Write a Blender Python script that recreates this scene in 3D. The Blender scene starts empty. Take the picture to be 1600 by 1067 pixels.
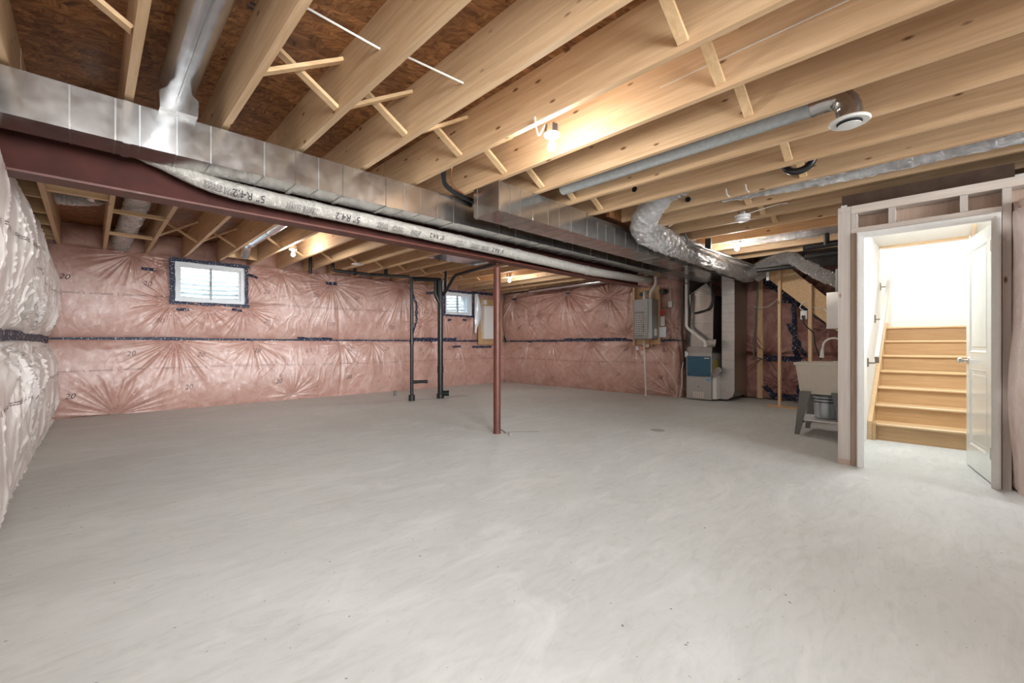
import bpy, math, random
import numpy as np
from mathutils import Vector, Matrix
random.seed(7); RNG = np.random.RandomState(7)
SC = bpy.context.scene
COL = SC.collection
PI = math.pi

# ------------------------------------------------------------------ camera, world, lights, exposure
F = 675.0; YAW = math.atan(690 / 675.0)
cam_d = bpy.data.cameras.new('camera'); cam = bpy.data.objects.new('camera', cam_d); COL.objects.link(cam)
cam_d.sensor_width = 36.0; cam_d.lens = 36.0 * F / 1600.0
cam_d.shift_y = 4.5 / 1600.0
cam_d.clip_start = 0.05; cam_d.clip_end = 200
cam.location = (0, 0, 1.1)
cam.rotation_euler = (PI / 2, 0, YAW - PI / 2)
SC.camera = cam
SC.view_settings.view_transform = 'Standard'
SC.view_settings.look = 'None'
SC.view_settings.gamma = 1.0
SC.view_settings.use_curve_mapping = False
SC.view_settings.exposure = 0.6

world = bpy.data.worlds.new('sky'); SC.world = world; world.use_nodes = True
bg = world.node_tree.nodes['Background']
bg.inputs[0].default_value = (0.86, 0.94, 1.0, 1); bg.inputs[1].default_value = 24.0

BULB_W = 62.0        # watts of a bare bulb
def area(name, loc, target, size, power, color=(1, 0.96, 0.9), sy=None):
    l = bpy.data.lights.new(name, 'AREA'); l.size = size; l.energy = power; l.color = color
    if sy: l.shape = 'RECTANGLE'; l.size_y = sy
    o = bpy.data.objects.new(name, l); COL.objects.link(o); o.location = loc
    o.rotation_euler = (Vector(target) - Vector(loc)).to_track_quat('-Z', 'Y').to_euler()
    return o
# soft fill lights added out of view behind the camera to brighten the room
a1 = area('fill_light', (0.3, -2.3, 1.9), (2.6, 9.2, .9), 1.6, 78, (0.95, 0.98, 1.0)); a1.data.spread = math.radians(75)
a2 = area('fill_light', (3.6, -2.6, 1.8), (6.0, 8.5, 0.9), 1.6, 30, (0.95, 0.98, 1.0)); a2.data.spread = math.radians(75)
a3 = area('fill_light', (1.6, -2.0, 1.5), (2.6, 3.5, 0.9), 2.2, 12, (0.96, 0.98, 1.0))
# light of the stairwell above
area('stair_ceiling_lamp', (7.95, 0.2, 3.1), (9.2, 0.2, 2.0), 0.6, 95, (1.0, 0.99, 0.97))
area('stair_ceiling_lamp', (6.0, 0.22, 2.38), (6.3, 0.22, 0.0), 0.5, 24, (0.98, 0.99, 1.0), 0.5)

# ------------------------------------------------------------------ helpers
WORLD = {}
def worigin(o):
    return WORLD.get(o.name, Vector((0, 0, 0))) if o else Vector((0, 0, 0))

def props(o, label=None, cat=None, group=None, kind=None):
    if label: o['label'] = label
    if cat: o['category'] = cat
    if group: o['group'] = group
    if kind: o['kind'] = kind
    return o

def thing(name, label, cat, loc=(0, 0, 0), group=None, kind=None):
    o = bpy.data.objects.new(name, None); COL.objects.link(o)
    o.location = loc; o.empty_display_size = 0.1
    WORLD[o.name] = Vector(loc)
    return props(o, label, cat, group, kind)

def obj(name, mb, mat, parent=None, label=None, cat=None, group=None, kind=None, smooth=False, origin=None, mats=None):
    me = bpy.data.meshes.new(name)
    po = worigin(parent)
    if origin is None:
        if parent is not None: origin = po
        else:
            a = np.array(mb.v, dtype=float)
            origin = Vector(((a[:, 0].min() + a[:, 0].max()) / 2, (a[:, 1].min() + a[:, 1].max()) / 2, a[:, 2].min()))
    origin = Vector(origin)
    arr = np.array(mb.v, dtype=float).reshape(-1, 3) - np.array(origin)
    me.from_pydata(arr.tolist(), [], mb.f)
    if mats:
        for m in mats: me.materials.append(m)
        me.polygons.foreach_set('material_index', mb.mi)
    else:
        me.materials.append(mat)
    if smooth:
        me.polygons.foreach_set('use_smooth', [True] * len(me.polygons))
        try: me.set_sharp_from_angle(angle=math.radians(40))
        except Exception: pass
    me.update()
    o = bpy.data.objects.new(name, me); COL.objects.link(o)
    if parent is not None:
        o.parent = parent
    o.location = origin - po
    WORLD[o.name] = origin
    return props(o, label, cat, group, kind)

class MB:
    def __init__(s): s.v = []; s.f = []; s.mi = []; s.cur = 0
    def _f(s, *fs):
        for q in fs: s.f.append(q); s.mi.append(s.cur)
    def box(s, x0, x1, y0, y1, z0, z1):
        b = len(s.v)
        s.v += [(x0, y0, z0), (x1, y0, z0), (x1, y1, z0), (x0, y1, z0), (x0, y0, z1), (x1, y0, z1), (x1, y1, z1), (x0, y1, z1)]
        s._f((b, b+3, b+2, b+1), (b+4, b+5, b+6, b+7), (b, b+1, b+5, b+4), (b+1, b+2, b+6, b+5), (b+2, b+3, b+7, b+6), (b+3, b, b+4, b+7))
        return s
    def bar(s, p, q, w, h, up=(0, 0, 1)):
        p = Vector(p); q = Vector(q); d = (q - p).normalized(); up = Vector(up)
        sx = d.cross(up)
        if sx.length < 1e-4: sx = d.cross(Vector((1, 0, 0)))
        sx.normalize(); u = sx.cross(d).normalized()
        b = len(s.v)
        for c in (p, q):
            for (a, e) in ((-1, -1), (1, -1), (1, 1), (-1, 1)):
                s.v.append(tuple(c + sx * (a * w / 2) + u * (e * h / 2)))
        s._f((b, b+1, b+2, b+3), (b+7, b+6, b+5, b+4), (b, b+4, b+5, b+1), (b+1, b+5, b+6, b+2), (b+2, b+6, b+7, b+3), (b+3, b+7, b+4, b))
        return s
    def prism(s, pts, ax, a0, a1):
        """polygon pts in the two other axes, extruded along ax"""
        b = len(s.v); n = len(pts)
        for a in (a0, a1):
            for (p, q) in pts:
                s.v.append({0: (a, p, q), 1: (p, a, q), 2: (p, q, a)}[ax])
        s._f(tuple(range(b, b+n)), tuple(range(b+2*n-1, b+n-1, -1)))
        for i in range(n):
            j = (i+1) % n
            s._f((b+i, b+n+i, b+n+j, b+j))
        return s
    def tube(s, path, r, n=12, jit=None, caps=True, flat=None):
        path = [Vector(p) for p in path]; m = len(path); b = len(s.v)
        d0 = (path[1] - path[0]).normalized()
        ref = Vector((0, 0, 1)) if abs(d0.z) < 0.9 else Vector((1, 0, 0))
        u = (ref - d0 * ref.dot(d0)).normalized()
        for i, p in enumerate(path):
            d = (path[min(i+1, m-1)] - path[max(i-1, 0)]).normalized()
            u = (u - d * u.dot(d)).normalized(); w = d.cross(u)
            ri = r[i] if hasattr(r, '__len__') else r
            for k in range(n):
                a = 2 * PI * k / n
                rr = ri * (jit(i, k) if jit else 1)
                s.v.append(tuple(p + u * (math.cos(a) * rr) + w * (math.sin(a) * rr)))
        for i in range(m-1):
            for k in range(n):
                k2 = (k+1) % n
                s._f((b+i*n+k, b+i*n+k2, b+(i+1)*n+k2, b+(i+1)*n+k))
        if caps:
            s._f(tuple(b+k for k in range(n-1, -1, -1)), tuple(b+(m-1)*n+k for k in range(n)))
        return s
    def cyl(s, p, q, r, n=16, r2=None):
        return s.tube([p, q], [r, r if r2 is None else r2], n)
    def lathe(s, prof, c, n=24):
        """prof: (radius, z) list, around a vertical axis at c"""
        b = len(s.v); m = len(prof)
        for (r, z) in prof:
            for k in range(n):
                a = 2 * PI * k / n
                s.v.append((c[0] + r * math.cos(a), c[1] + r * math.sin(a), c[2] + z))
        for i in range(m-1):
            for k in range(n):
                k2 = (k+1) % n
                s._f((b+i*n+k, b+i*n+k2, b+(i+1)*n+k2, b+(i+1)*n+k))
        s._f(tuple(b+k for k in range(n-1, -1, -1)), tuple(b+(m-1)*n+k for k in range(n)))
        return s
    def grid(s, P, wrap=False):
        """P: array (a, b, 3)"""
        b = len(s.v); A, B = P.shape[:2]
        s.v += [tuple(x) for x in P.reshape(-1, 3)]
        for i in range(A-1):
            for j in range(B-1):
                s._f((b+i*B+j, b+(i+1)*B+j, b+(i+1)*B+j+1, b+i*B+j+1))
        return s

def spline(pts, n=12):
    pts = [Vector(p) for p in pts]; out = []
    P = [pts[0] * 2 - pts[1]] + pts + [pts[-1] * 2 - pts[-2]]
    for i in range(1, len(P) - 2):
        for k in range(n):
            t = k / n; a, b, c, d = P[i-1], P[i], P[i+1], P[i+2]
            out.append(0.5 * ((2*b) + (c-a)*t + (2*a-5*b+4*c-d)*t*t + (3*b-a-3*c+d)*t*t*t))
    out.append(pts[-1]); return out

def rounded(pts, r=0.05, k=5):
    """polyline with rounded corners"""
    pts = [Vector(p) for p in pts]; out = [pts[0]]
    for i in range(1, len(pts)-1):
        a, b, c = pts[i-1], pts[i], pts[i+1]
        d1 = (a-b); d2 = (c-b); rr = min(r, d1.length/2.01, d2.length/2.01)
        p = b + d1.normalized()*rr; q = b + d2.normalized()*rr
        for j in range(k+1):
            t = j/k; out.append(p*(1-t)**2 + b*2*t*(1-t) + q*t*t)
    out.append(pts[-1]); return out

# value noise (numpy)
_T = RNG.rand(512, 512)
def vn(x, y):
    x = np.asarray(x, float); y = np.asarray(y, float)
    xi = np.floor(x).astype(int); yi = np.floor(y).astype(int); fx = x - xi; fy = y - yi
    fx = fx*fx*(3-2*fx); fy = fy*fy*(3-2*fy)
    a = _T[xi % 512, yi % 512]; b = _T[(xi+1) % 512, yi % 512]; c = _T[xi % 512, (yi+1) % 512]; d = _T[(xi+1) % 512, (yi+1) % 512]
    return (a*(1-fx)+b*fx)*(1-fy) + (c*(1-fx)+d*fx)*fy - 0.5
def fbm(x, y, o=3):
    s = 0; a = 1
    for i in range(o): s = s + a*vn(x*(2**i)+17*i, y*(2**i)+31*i); a *= .5
    return s

# ------------------------------------------------------------------ materials
def newmat(name):
    m = bpy.data.materials.new(name); m.use_nodes = True
    nt = m.node_tree; p = nt.nodes['Principled BSDF']
    return m, nt, p
def N(nt, t, **kw):
    n = nt.nodes.new(t)
    for k, v in kw.items():
        if k in n.inputs.keys() if isinstance(k, str) else False: n.inputs[k].default_value = v
        else: setattr(n, k, v)
    return n
def L(nt, a, b): nt.links.new(a, b)
def mapping(nt, scale, coord='Object', rot=(0, 0, 0), rand=False):
    tc = N(nt, 'ShaderNodeTexCoord'); mp = N(nt, 'ShaderNodeMapping')
    mp.inputs['Scale'].default_value = scale; mp.inputs['Rotation'].default_value = rot
    L(nt, tc.outputs[coord], mp.inputs['Vector'])
    if rand:
        oi = N(nt, 'ShaderNodeObjectInfo'); ml = N(nt, 'ShaderNodeMath', operation='MULTIPLY'); ml.inputs[1].default_value = 57.0
        L(nt, oi.outputs['Random'], ml.inputs[0]); cb = N(nt, 'ShaderNodeCombineXYZ')
        L(nt, ml.outputs[0], cb.inputs[0]); L(nt, ml.outputs[0], cb.inputs[2]); L(nt, cb.outputs[0], mp.inputs['Location'])
    return mp.outputs[0]
def noise(nt, vec, scale, detail=4, rough=.55, dist=0.0):
    n = N(nt, 'ShaderNodeTexNoise'); n.inputs['Scale'].default_value = scale; n.inputs['Detail'].default_value = detail
    n.inputs['Roughness'].default_value = rough; n.inputs['Distortion'].default_value = dist
    if vec is not None: L(nt, vec, n.inputs['Vector'])
    return n.outputs['Fac']
def ramp(nt, fac, stops):
    r = N(nt, 'ShaderNodeValToRGB'); e = r.color_ramp.elements
    e[0].position, e[0].color = stops[0][0], (*stops[0][1], 1)
    e[1].position, e[1].color = stops[-1][0], (*stops[-1][1], 1)
    for pos, c in stops[1:-1]:
        x = e.new(pos); x.color = (*c, 1)
    L(nt, fac, r.inputs[0]); return r.outputs[0]
def bump(nt, p, h, strength, dist=.01, inp='Normal'):
    b = N(nt, 'ShaderNodeBump'); b.inputs['Strength'].default_value = strength; b.inputs['Distance'].default_value = dist
    L(nt, h, b.inputs['Height']); L(nt, b.outputs[0], p.inputs[inp]); return b
def mixc(nt, fac, a, b, mode='MIX'):
    m = N(nt, 'ShaderNodeMix', data_type='RGBA', blend_type=mode)
    for s, v in ((m.inputs[0], fac), (m.inputs[6], a), (m.inputs[7], b)):
        if hasattr(v, 'links') or isinstance(v, bpy.types.NodeSocket): L(nt, v, s)
        elif isinstance(v, tuple): s.default_value = (*v, 1) if len(v) == 3 else v
        else: s.default_value = v
    return m.outputs[2]
def plain(name, col, rough=.5, metal=0.0, coat=0.0, var=0.06, scale=30.0):
    m, nt, p = newmat(name)
    f = noise(nt, mapping(nt, (1, 1, 1)), scale, 3)
    c2 = tuple(min(1, max(0, x*(1-var*2))) for x in col)
    L(nt, ramp(nt, f, [(.3, c2), (.7, col)]), p.inputs['Base Color'])
    p.inputs['Roughness'].default_value = rough; p.inputs['Metallic'].default_value = metal; p.inputs['Coat Weight'].default_value = coat
    return m
def wood(name, dark, light, axis=1, knots=True, rough=.62, gscale=1.0):
    m, nt, p = newmat(name)
    sc = [14*gscale]*3; sc[axis] = .7*gscale
    v = mapping(nt, tuple(sc), rand=True)
    g = noise(nt, v, 2.2, 5, .6, .6)
    c = ramp(nt, g, [(.2, dark), (.5, tuple((a+b)/2 for a, b in zip(dark, light))), (.78, light)])
    oi = N(nt, 'ShaderNodeObjectInfo')
    rr = ramp(nt, oi.outputs['Random'], [(0, (.86, .84, .82)), (1, (1.08, 1.06, 1.04))])
    c = mixc(nt, 1.0, c, rr, 'MULTIPLY')
    if knots:
        ks = [9.0]*3; ks[axis] = 3.4
        vo = N(nt, 'ShaderNodeTexVoronoi'); vo.inputs['Scale'].default_value = 1.0
        L(nt, mapping(nt, tuple(ks), rand=True), vo.inputs['Vector'])
        k = ramp(nt, vo.outputs['Distance'], [(.06, (1, 1, 1)), (.12, (0, 0, 0))])
        c = mixc(nt, k, c, (.17, .075, .03))
    L(nt, c, p.inputs['Base Color']); p.inputs['Roughness'].default_value = rough
    bump(nt, p, g, .15, .003)
    return m
M = {}
M['joist'] = wood('spruce_joist', (.50, .315, .165), (.76, .55, .345), 1)
M['woodx'] = wood('spruce_across', (.55, .35, .18), (.80, .58, .34), 0, False)
M['woodz'] = wood('spruce_upright', (.56, .38, .22), (.80, .60, .38), 2)
M['studgrey'] = wood('primed_stud', (.46, .41, .38), (.62, .57, .53), 2, True)
M['plategrey'] = wood('primed_plate', (.46, .40, .36), (.62, .56, .51), 1, True)
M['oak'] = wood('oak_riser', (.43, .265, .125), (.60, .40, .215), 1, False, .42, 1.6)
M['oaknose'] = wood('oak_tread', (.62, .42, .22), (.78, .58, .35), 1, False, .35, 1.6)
M['ply'] = wood('plywood_board', (.52, .33, .17), (.68, .47, .27), 2, False, .6, .6)
M['jambwood'] = wood('painted_jamb_edge', (.42, .31, .24), (.55, .43, .36), 2, False)

def osb():
    m, nt, p = newmat('osb_strands')
    base = mapping(nt, (1, 1, 1))
    vo = N(nt, 'ShaderNodeTexVoronoi'); vo.inputs['Scale'].default_value = 8
    L(nt, mapping(nt, (1, 2.6, 1), coord='Object'), vo.inputs['Vector'])
    sx = N(nt, 'ShaderNodeSeparateColor'); L(nt, vo.outputs['Color'], sx.inputs[0])
    ml = N(nt, 'ShaderNodeMath', operation='MULTIPLY'); ml.inputs[1].default_value = 1.9; L(nt, sx.outputs[0], ml.inputs[0])
    vr = N(nt, 'ShaderNodeVectorRotate', rotation_type='Z_AXIS'); L(nt, base, vr.inputs['Vector']); L(nt, ml.outputs[0], vr.inputs['Angle'])
    mp = N(nt, 'ShaderNodeMapping'); mp.inputs['Scale'].default_value = (3.6, 26, 4); L(nt, vr.outputs[0], mp.inputs['Vector'])
    g = noise(nt, mp.outputs[0], 1.4, 5, .7, .4)
    c = ramp(nt, g, [(.25, (.05, .017, .006)), (.42, (.20, .08, .028)), (.6, (.38, .18, .07)), (.78, (.55, .31, .135))])
    tint = ramp(nt, sx.outputs[1], [(0, (.62, .58, .52)), (1, (1.15, 1.1, 1.0))])
    c = mixc(nt, 1.0, c, tint, 'MULTIPLY')
    L(nt, c, p.inputs['Base Color']); p.inputs['Roughness'].default_value = .55
    bump(nt, p, g, .5, .004)
    return m
M['osb'] = osb()

def concrete(name, a, b, c3, rough=.62):
    m, nt, p = newmat(name)
    v = mapping(nt, (1, 1, 1))
    n1 = noise(nt, v, .55, 6, .62, .5)
    col = ramp(nt, n1, [(.3, a), (.55, b), (.75, c3)])
    n2 = noise(nt, mapping(nt, (1, 3.2, 1), rot=(0, 0, .5)), 4.5, 6, .7, 1.2)
    col = mixc(nt, .55, col, ramp(nt, n2, [(.3, (.80, .79, .77)), (.5, (1, 1, 1)), (.72, (1.06, 1.06, 1.06))]), 'MULTIPLY')
    # sparse dark scuffs and specks
    n3 = noise(nt, mapping(nt, (2.0, 5.5, 1), rot=(0, 0, -.5)), 3.3, 5, .75, .8)
    sc = ramp(nt, n3, [(.665, (0, 0, 0)), (.78, (.9, .9, .9))])
    col = mixc(nt, sc, col, (.36, .345, .32))
    n4 = noise(nt, v, 42, 2, .5, 0)
    sp = ramp(nt, n4, [(.745, (0, 0, 0)), (.77, (1, 1, 1))])
    col = mixc(nt, sp, col, (.14, .13, .12))
    # pale cement smears
    n5 = noise(nt, mapping(nt, (1, 2.6, 1), rot=(0, 0, 1.1)), 1.1, 6, .7, 1.5)
    col = mixc(nt, ramp(nt, n5, [(.5, (0, 0, 0)), (.72, (.42, .42, .42))]), col, (.74, .735, .72))
    L(nt, col, p.inputs['Base Color'])
    L(nt, ramp(nt, n1, [(.3, (rough-.12,)*3), (.7, (rough+.1,)*3)]), p.inputs['Roughness'])
    bump(nt, p, n2, .06, .004)
    return m
M['floor'] = concrete('concrete_floor', (.505, .515, .495), (.565, .575, .555), (.62, .63, .612))
M['conc'] = concrete('concrete_wall', (.30, .29, .27), (.36, .35, .33), (.42, .41, .39), .85)

def poly(name, ca, cb, cc, coat=.9, streak=(3, 3, 3), rot=(0, 0, 0), st=.55, milksheen=0.0):
    m, nt, p = newmat(name)
    v = mapping(nt, (1, 1, 1))
    n1 = noise(nt, v, 3.6, 7, .68, 1.2)
    c = ramp(nt, n1, [(.3, ca), (.5, cb), (.7, cc)])
    n0 = noise(nt, v, .8, 2, .5)
    c = mixc(nt, .7, c, ramp(nt, n0, [(.3, (.86, .84, .82)), (.7, (1.08, 1.06, 1.05))]), 'MULTIPLY')
    if milksheen:
        nm = noise(nt, mapping(nt, streak), 2.0, 5, .6, .8)
        c = mixc(nt, ramp(nt, nm, [(.35, (milksheen*.5,)*3), (.65, (milksheen,)*3)]), c, (.86, .82, .80))  # whitish streaks: milky film, with its glossy sheen painted in
    L(nt, c, p.inputs['Base Color'])
    p.inputs['Roughness'].default_value = .75
    p.inputs['Coat Weight'].default_value = coat; p.inputs['Coat Roughness'].default_value = .22; p.inputs['Coat IOR'].default_value = 2.0
    w = noise(nt, mapping(nt, streak, rot=rot), 3.0, 6, .68, 1.6)
    w2 = noise(nt, mapping(nt, streak, rot=(.5, .7, .4)), 8.0, 3, .6, 2.5)
    ad = N(nt, 'ShaderNodeMath', operation='ADD'); L(nt, w, ad.inputs[0]); ml = N(nt, 'ShaderNodeMath', operation='MULTIPLY'); ml.inputs[1].default_value = .35
    L(nt, w2, ml.inputs[0]); L(nt, ml.outputs[0], ad.inputs[1])
    bump(nt, p, ad.outputs[0], st, .03, 'Coat Normal')
    bump(nt, p, n1, .25, .02)
    return m
PK = ((.46, .235, .19), (.56, .325, .27), (.64, .44, .385))
M['polyA'] = poly('poly_over_pink_batts', *PK, 1.0, (4, 4, 2.0), st=.36)
M['polyB'] = poly('poly_over_pink_batts_b', *PK, 1.0, (4, 4, 1.6), st=.36)
M['polyC'] = poly('milky_sheen_poly_over_batts', (.74, .60, .56), (.80, .69, .66), (.86, .78, .76), 1.0, (3, 9, 1.0), (0, 0, 0), .8, .85)
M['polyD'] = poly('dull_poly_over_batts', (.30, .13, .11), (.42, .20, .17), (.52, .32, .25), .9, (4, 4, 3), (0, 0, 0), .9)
M['polyrim'] = poly('rim_batts', (.40, .21, .16), (.50, .29, .23), (.58, .37, .30), .5, (4, 4, 4))

def tape():
    m, nt, p = newmat('sheathing_tape')
    f = noise(nt, mapping(nt, (1, 1, 1)), 42, 2, .5)
    c = ramp(nt, f, [(.0, (.012, .016, .035)), (.62, (.02, .028, .07)), (.645, (.55, .56, .6)), (1, (.7, .7, .72))])
    L(nt, c, p.inputs['Base Color']); p.inputs['Roughness'].default_value = .55
    bump(nt, p, noise(nt, mapping(nt, (1, 1, 1)), 14, 3), .5, .01)
    return m
M['tape'] = tape()
def galv(name, col=(.50, .49, .475), rough=.19, spangle=.14, sc=9.0):
    m, nt, p = newmat(name)
    v = mapping(nt, (1, 1, 1))
    n1 = noise(nt, v, sc, 4, .6, .2)
    L(nt, ramp(nt, n1, [(.2, tuple(x*.9 for x in col)), (.9, tuple(min(1, x*1.12) for x in col))]), p.inputs['Base Color'])
    L(nt, ramp(nt, n1, [(.3, (rough-.04,)*3), (.7, (rough+.06,)*3)]), p.inputs['Roughness'])
    p.inputs['Metallic'].default_value = .96
    bump(nt, p, noise(nt, v, 2.5, 2, .5), .12, .02)
    return m
M['galv'] = galv('galvanised_sheet')
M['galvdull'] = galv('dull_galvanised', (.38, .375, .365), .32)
M['galvlit'] = galv('lit_galvanised', (.62, .61, .60), .42)  # lighter copy of the metal, for a face that catches the light
M['pipe_metal'] = galv('round_duct_metal', (.58, .59, .62), .2)
def foil():
    m, nt, p = newmat('foil_jacket')
    v = mapping(nt, (1, 1, 1))
    w = noise(nt, v, 26, 6, .72, 2.5)
    p.inputs['Metallic'].default_value = .85
    L(nt, ramp(nt, w, [(.3, (.66, .65, .64)), (.7, (.95, .94, .93))]), p.inputs['Base Color'])
    p.inputs['Roughness'].default_value = .2
    bump(nt, p, w, 1.0, .05)
    return m
M['foil'] = foil()
def jacket():
    m, nt, p = newmat('grey_film_jacket')
    v = mapping(nt, (1, 1, 1))
    w = noise(nt, v, 22, 5, .7, 1.5)
    L(nt, ramp(nt, w, [(.3, (.36, .33, .29)), (.7, (.62, .59, .54))]), p.inputs['Base Color'])
    p.inputs['Metallic'].default_value = .25; p.inputs['Roughness'].default_value = .34
    bump(nt, p, w, .9, .02)
    return m
M['jacket'] = jacket()
M['red'] = plain('red_oxide_shaded', (.072, .016, .010), .85, 0, 0, .2, 6)  # base darkened: the shade on the beam web is in the colour
M['postred'] = plain('red_oxide_post', (.125, .030, .017), .5, 0, .05, .18, 9)
M['rust'] = plain('rusty_edge', (.23, .10, .06), .8, .2)
M['abs'] = plain('black_abs', (.010, .011, .013), .38, 0, .1)
M['black'] = plain('black_rubber', (.015, .015, .016), .45)
M['gapshade'] = plain('shaded_gap_brown', (.085, .048, .030), .8, 0, 0, .2, 8)  # brown darkened to read as a shaded gap
M['dark'] = plain('dark_recess', (.03, .028, .025), .8)
M['white'] = plain('white_paint', (.80, .80, .78), .35, 0, .1, .02)
M['railpaint'] = plain('cream_rail_paint', (.56, .54, .47), .4, 0, .1, .02)
M['drywall'] = plain('white_drywall', (.83, .84, .82), .7, 0, 0, .02)
M['doorpaint'] = plain('door_gloss_paint', (.74, .76, .71), .22, 0, .4, .02)
M['plastic'] = plain('white_plastic', (.78, .78, .76), .35, 0, 0, .03)
M['vinyl'] = plain('white_vinyl', (.80, .84, .88), .35, 0, 0, .03)
M['pvc'] = plain('white_pvc', (.74, .73, .70), .3, 0, .2, .04)
M['greypvc'] = plain('grey_pvc', (.40, .42, .42), .35, 0, .2, .1)
M['beige'] = plain('beige_polypropylene', (.70, .65, .56), .45, 0, 0, .02)
M['legs'] = plain('grey_metal_leg', (.19, .19, .18), .45, .2)
M['heater'] = plain('silver_grey_case', (.33, .335, .33), .38, .5)
M['heaterside'] = plain('silver_grey_side', (.22, .225, .22), .4, .5)
M['blue'] = plain('teal_blue_panel', (.030, .115, .19), .35, .1, .2)
M['furn'] = plain('light_grey_enamel', (.46, .46, .44), .4, .25)
M['nickel'] = plain('satin_nickel', (.62, .60, .56), .25, 1.0)
M['bronze'] = plain('dark_nickel_bracket', (.23, .20, .16), .35, .9)
M['ink'] = plain('black_ink', (.045, .035, .04), .6)
M['inkfaint'] = plain('faded_ink', (.20, .105, .10), .6)
M['redlabel'] = plain('red_label', (.60, .07, .08), .5)
M['paper'] = plain('paper_label', (.78, .76, .72), .6)
M['bluelabel'] = plain('blue_label', (.12, .42, .70), .5)
M['yellow'] = plain('yellow_label', (.50, .46, .08), .5)
M['copper'] = plain('copper_pipe', (.55, .25, .13), .35, .9)
M['wire'] = plain('white_cable', (.74, .72, .66), .5)
M['pailmetal'] = galv('pail_metal', (.55, .60, .66), .35)
M['film'] = plain('clear_film_flap', (.74, .79, .86), .3, 0, .5)
M['ladder'] = plain('dark_duct_gap', (.10, .10, .10), .6, .5)
def emis(name, col, s):
    m = bpy.data.materials.new(name); m.use_nodes = True; nt = m.node_tree
    nt.nodes.remove(nt.nodes['Principled BSDF']); e = N(nt, 'ShaderNodeEmission')
    e.inputs[0].default_value = (*col, 1); e.inputs[1].default_value = s
    L(nt, e.outputs[0], nt.nodes['Material Output'].inputs[0]); return m
M['bulb'] = emis('lit_bulb', (1.0, .97, .92), 30.0)
def glass():
    m = bpy.data.materials.new('window_glass'); m.use_nodes = True; nt = m.node_tree
    nt.nodes.remove(nt.nodes['Principled BSDF'])
    t = N(nt, 'ShaderNodeBsdfTransparent'); t.inputs[0].default_value = (.95, .98, 1, 1)
    g = N(nt, 'ShaderNodeBsdfGlossy'); g.inputs['Roughness'].default_value = .02
    fr = N(nt, 'ShaderNodeFresnel'); fr.inputs[0].default_value = 1.45
    mx = N(nt, 'ShaderNodeMixShader'); L(nt, fr.outputs[0], mx.inputs[0]); L(nt, t.outputs[0], mx.inputs[1]); L(nt, g.outputs[0], mx.inputs[2])
    L(nt, mx.outputs[0], nt.nodes['Material Output'].inputs[0]); return m
M['glass'] = glass()

# text as flat mesh (verts in a plane) for printing on surfaces
_TXT = {}
def textmesh(s, size):
    if (s, size) in _TXT: return _TXT[(s, size)]
    cu = bpy.data.curves.new('t', 'FONT'); cu.body = s; cu.size = size; cu.resolution_u = 2
    cu.align_x = 'CENTER'; cu.align_y = 'CENTER'
    o = bpy.data.objects.new('t', cu); COL.objects.link(o)
    dg = bpy.context.evaluated_depsgraph_get(); me = bpy.data.meshes.new_from_object(o.evaluated_get(dg))
    vs = [(v.co.x, v.co.y) for v in me.vertices]; fs = [tuple(p.vertices) for p in me.polygons]
    bpy.data.objects.remove(o); bpy.data.meshes.remove(me); bpy.data.curves.remove(cu)
    _TXT[(s, size)] = (vs, fs); return vs, fs
def print_on(mb, s, size, fn, ang=0.0, shear=0.0):
    """fn(dx, dy) -> 3D point"""
    vs, fs = textmesh(s, size); b = len(mb.v); ca, sa = math.cos(ang), math.sin(ang)
    for (x, y) in vs:
        x = x + shear*y
        mb.v.append(tuple(fn(x*ca - y*sa, x*sa + y*ca)))
    for q in fs: mb._f(tuple(b+i for i in q))

# ------------------------------------------------------------------ STRUCTURE: slab, walls, ceiling
XL, XR, XR2, YB, YF = -0.80, 8.95, 9.95, 9.45, -3.2
ZC = 2.945; ZJ = 2.585
obj('floor', MB().box(XL-.2, XR2+.2, YF-.2, YB+.2, -.15, 0), M['floor'], kind='structure', label='pale grey trowelled concrete basement floor')
obj('wall_left', MB().box(XL-.2, XL, YF-.2, YB+.2, 0, ZC+.2), M['conc'], kind='structure')
obj('wall_front', MB().box(XL, XR2+.2, YF-.2, YF, 0, ZC+.2), M['conc'], kind='structure')
W1 = (1.03, 2.05, 1.83, 2.50); W2 = (6.56, 7.43, 1.88, 2.46)
wb = MB()
y0, y1 = YB, YB+.2
wb.box(XL, W1[0], y0, y1, 0, ZC+.2); wb.box(W1[0], W1[1], y0, y1, 0, W1[2]); wb.box(W1[0], W1[1], y0, y1, W1[3], ZC+.2)
wb.box(W1[1], W2[0], y0, y1, 0, ZC+.2); wb.box(W2[0], W2[1], y0, y1, 0, W2[2]); wb.box(W2[0], W2[1], y0, y1, W2[3], ZC+.2)
wb.box(W2[1], XR2+.2, y0, y1, 0, ZC+.2)
wall_back = obj('wall_back', wb, M['conc'], kind='structure')
wr = MB(); wr.box(XR, XR+.2, 3.86, YB, 0, ZC+.2); wr.box(XR+.2, XR2, 3.86, 4.06, 0, ZC+.2); wr.box(XR2, XR2+.2, YF, 4.06, 0, ZC+.2)
wall_right = obj('wall_right', wr, M['conc'], kind='structure')

ceil = obj('ceiling', MB().box(XL-.2, XR2+.2, YF-.2, YB+.2, ZC+.02, ZC+.2), M['dark'], kind='structure', origin=(0, 0, ZC))
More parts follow.
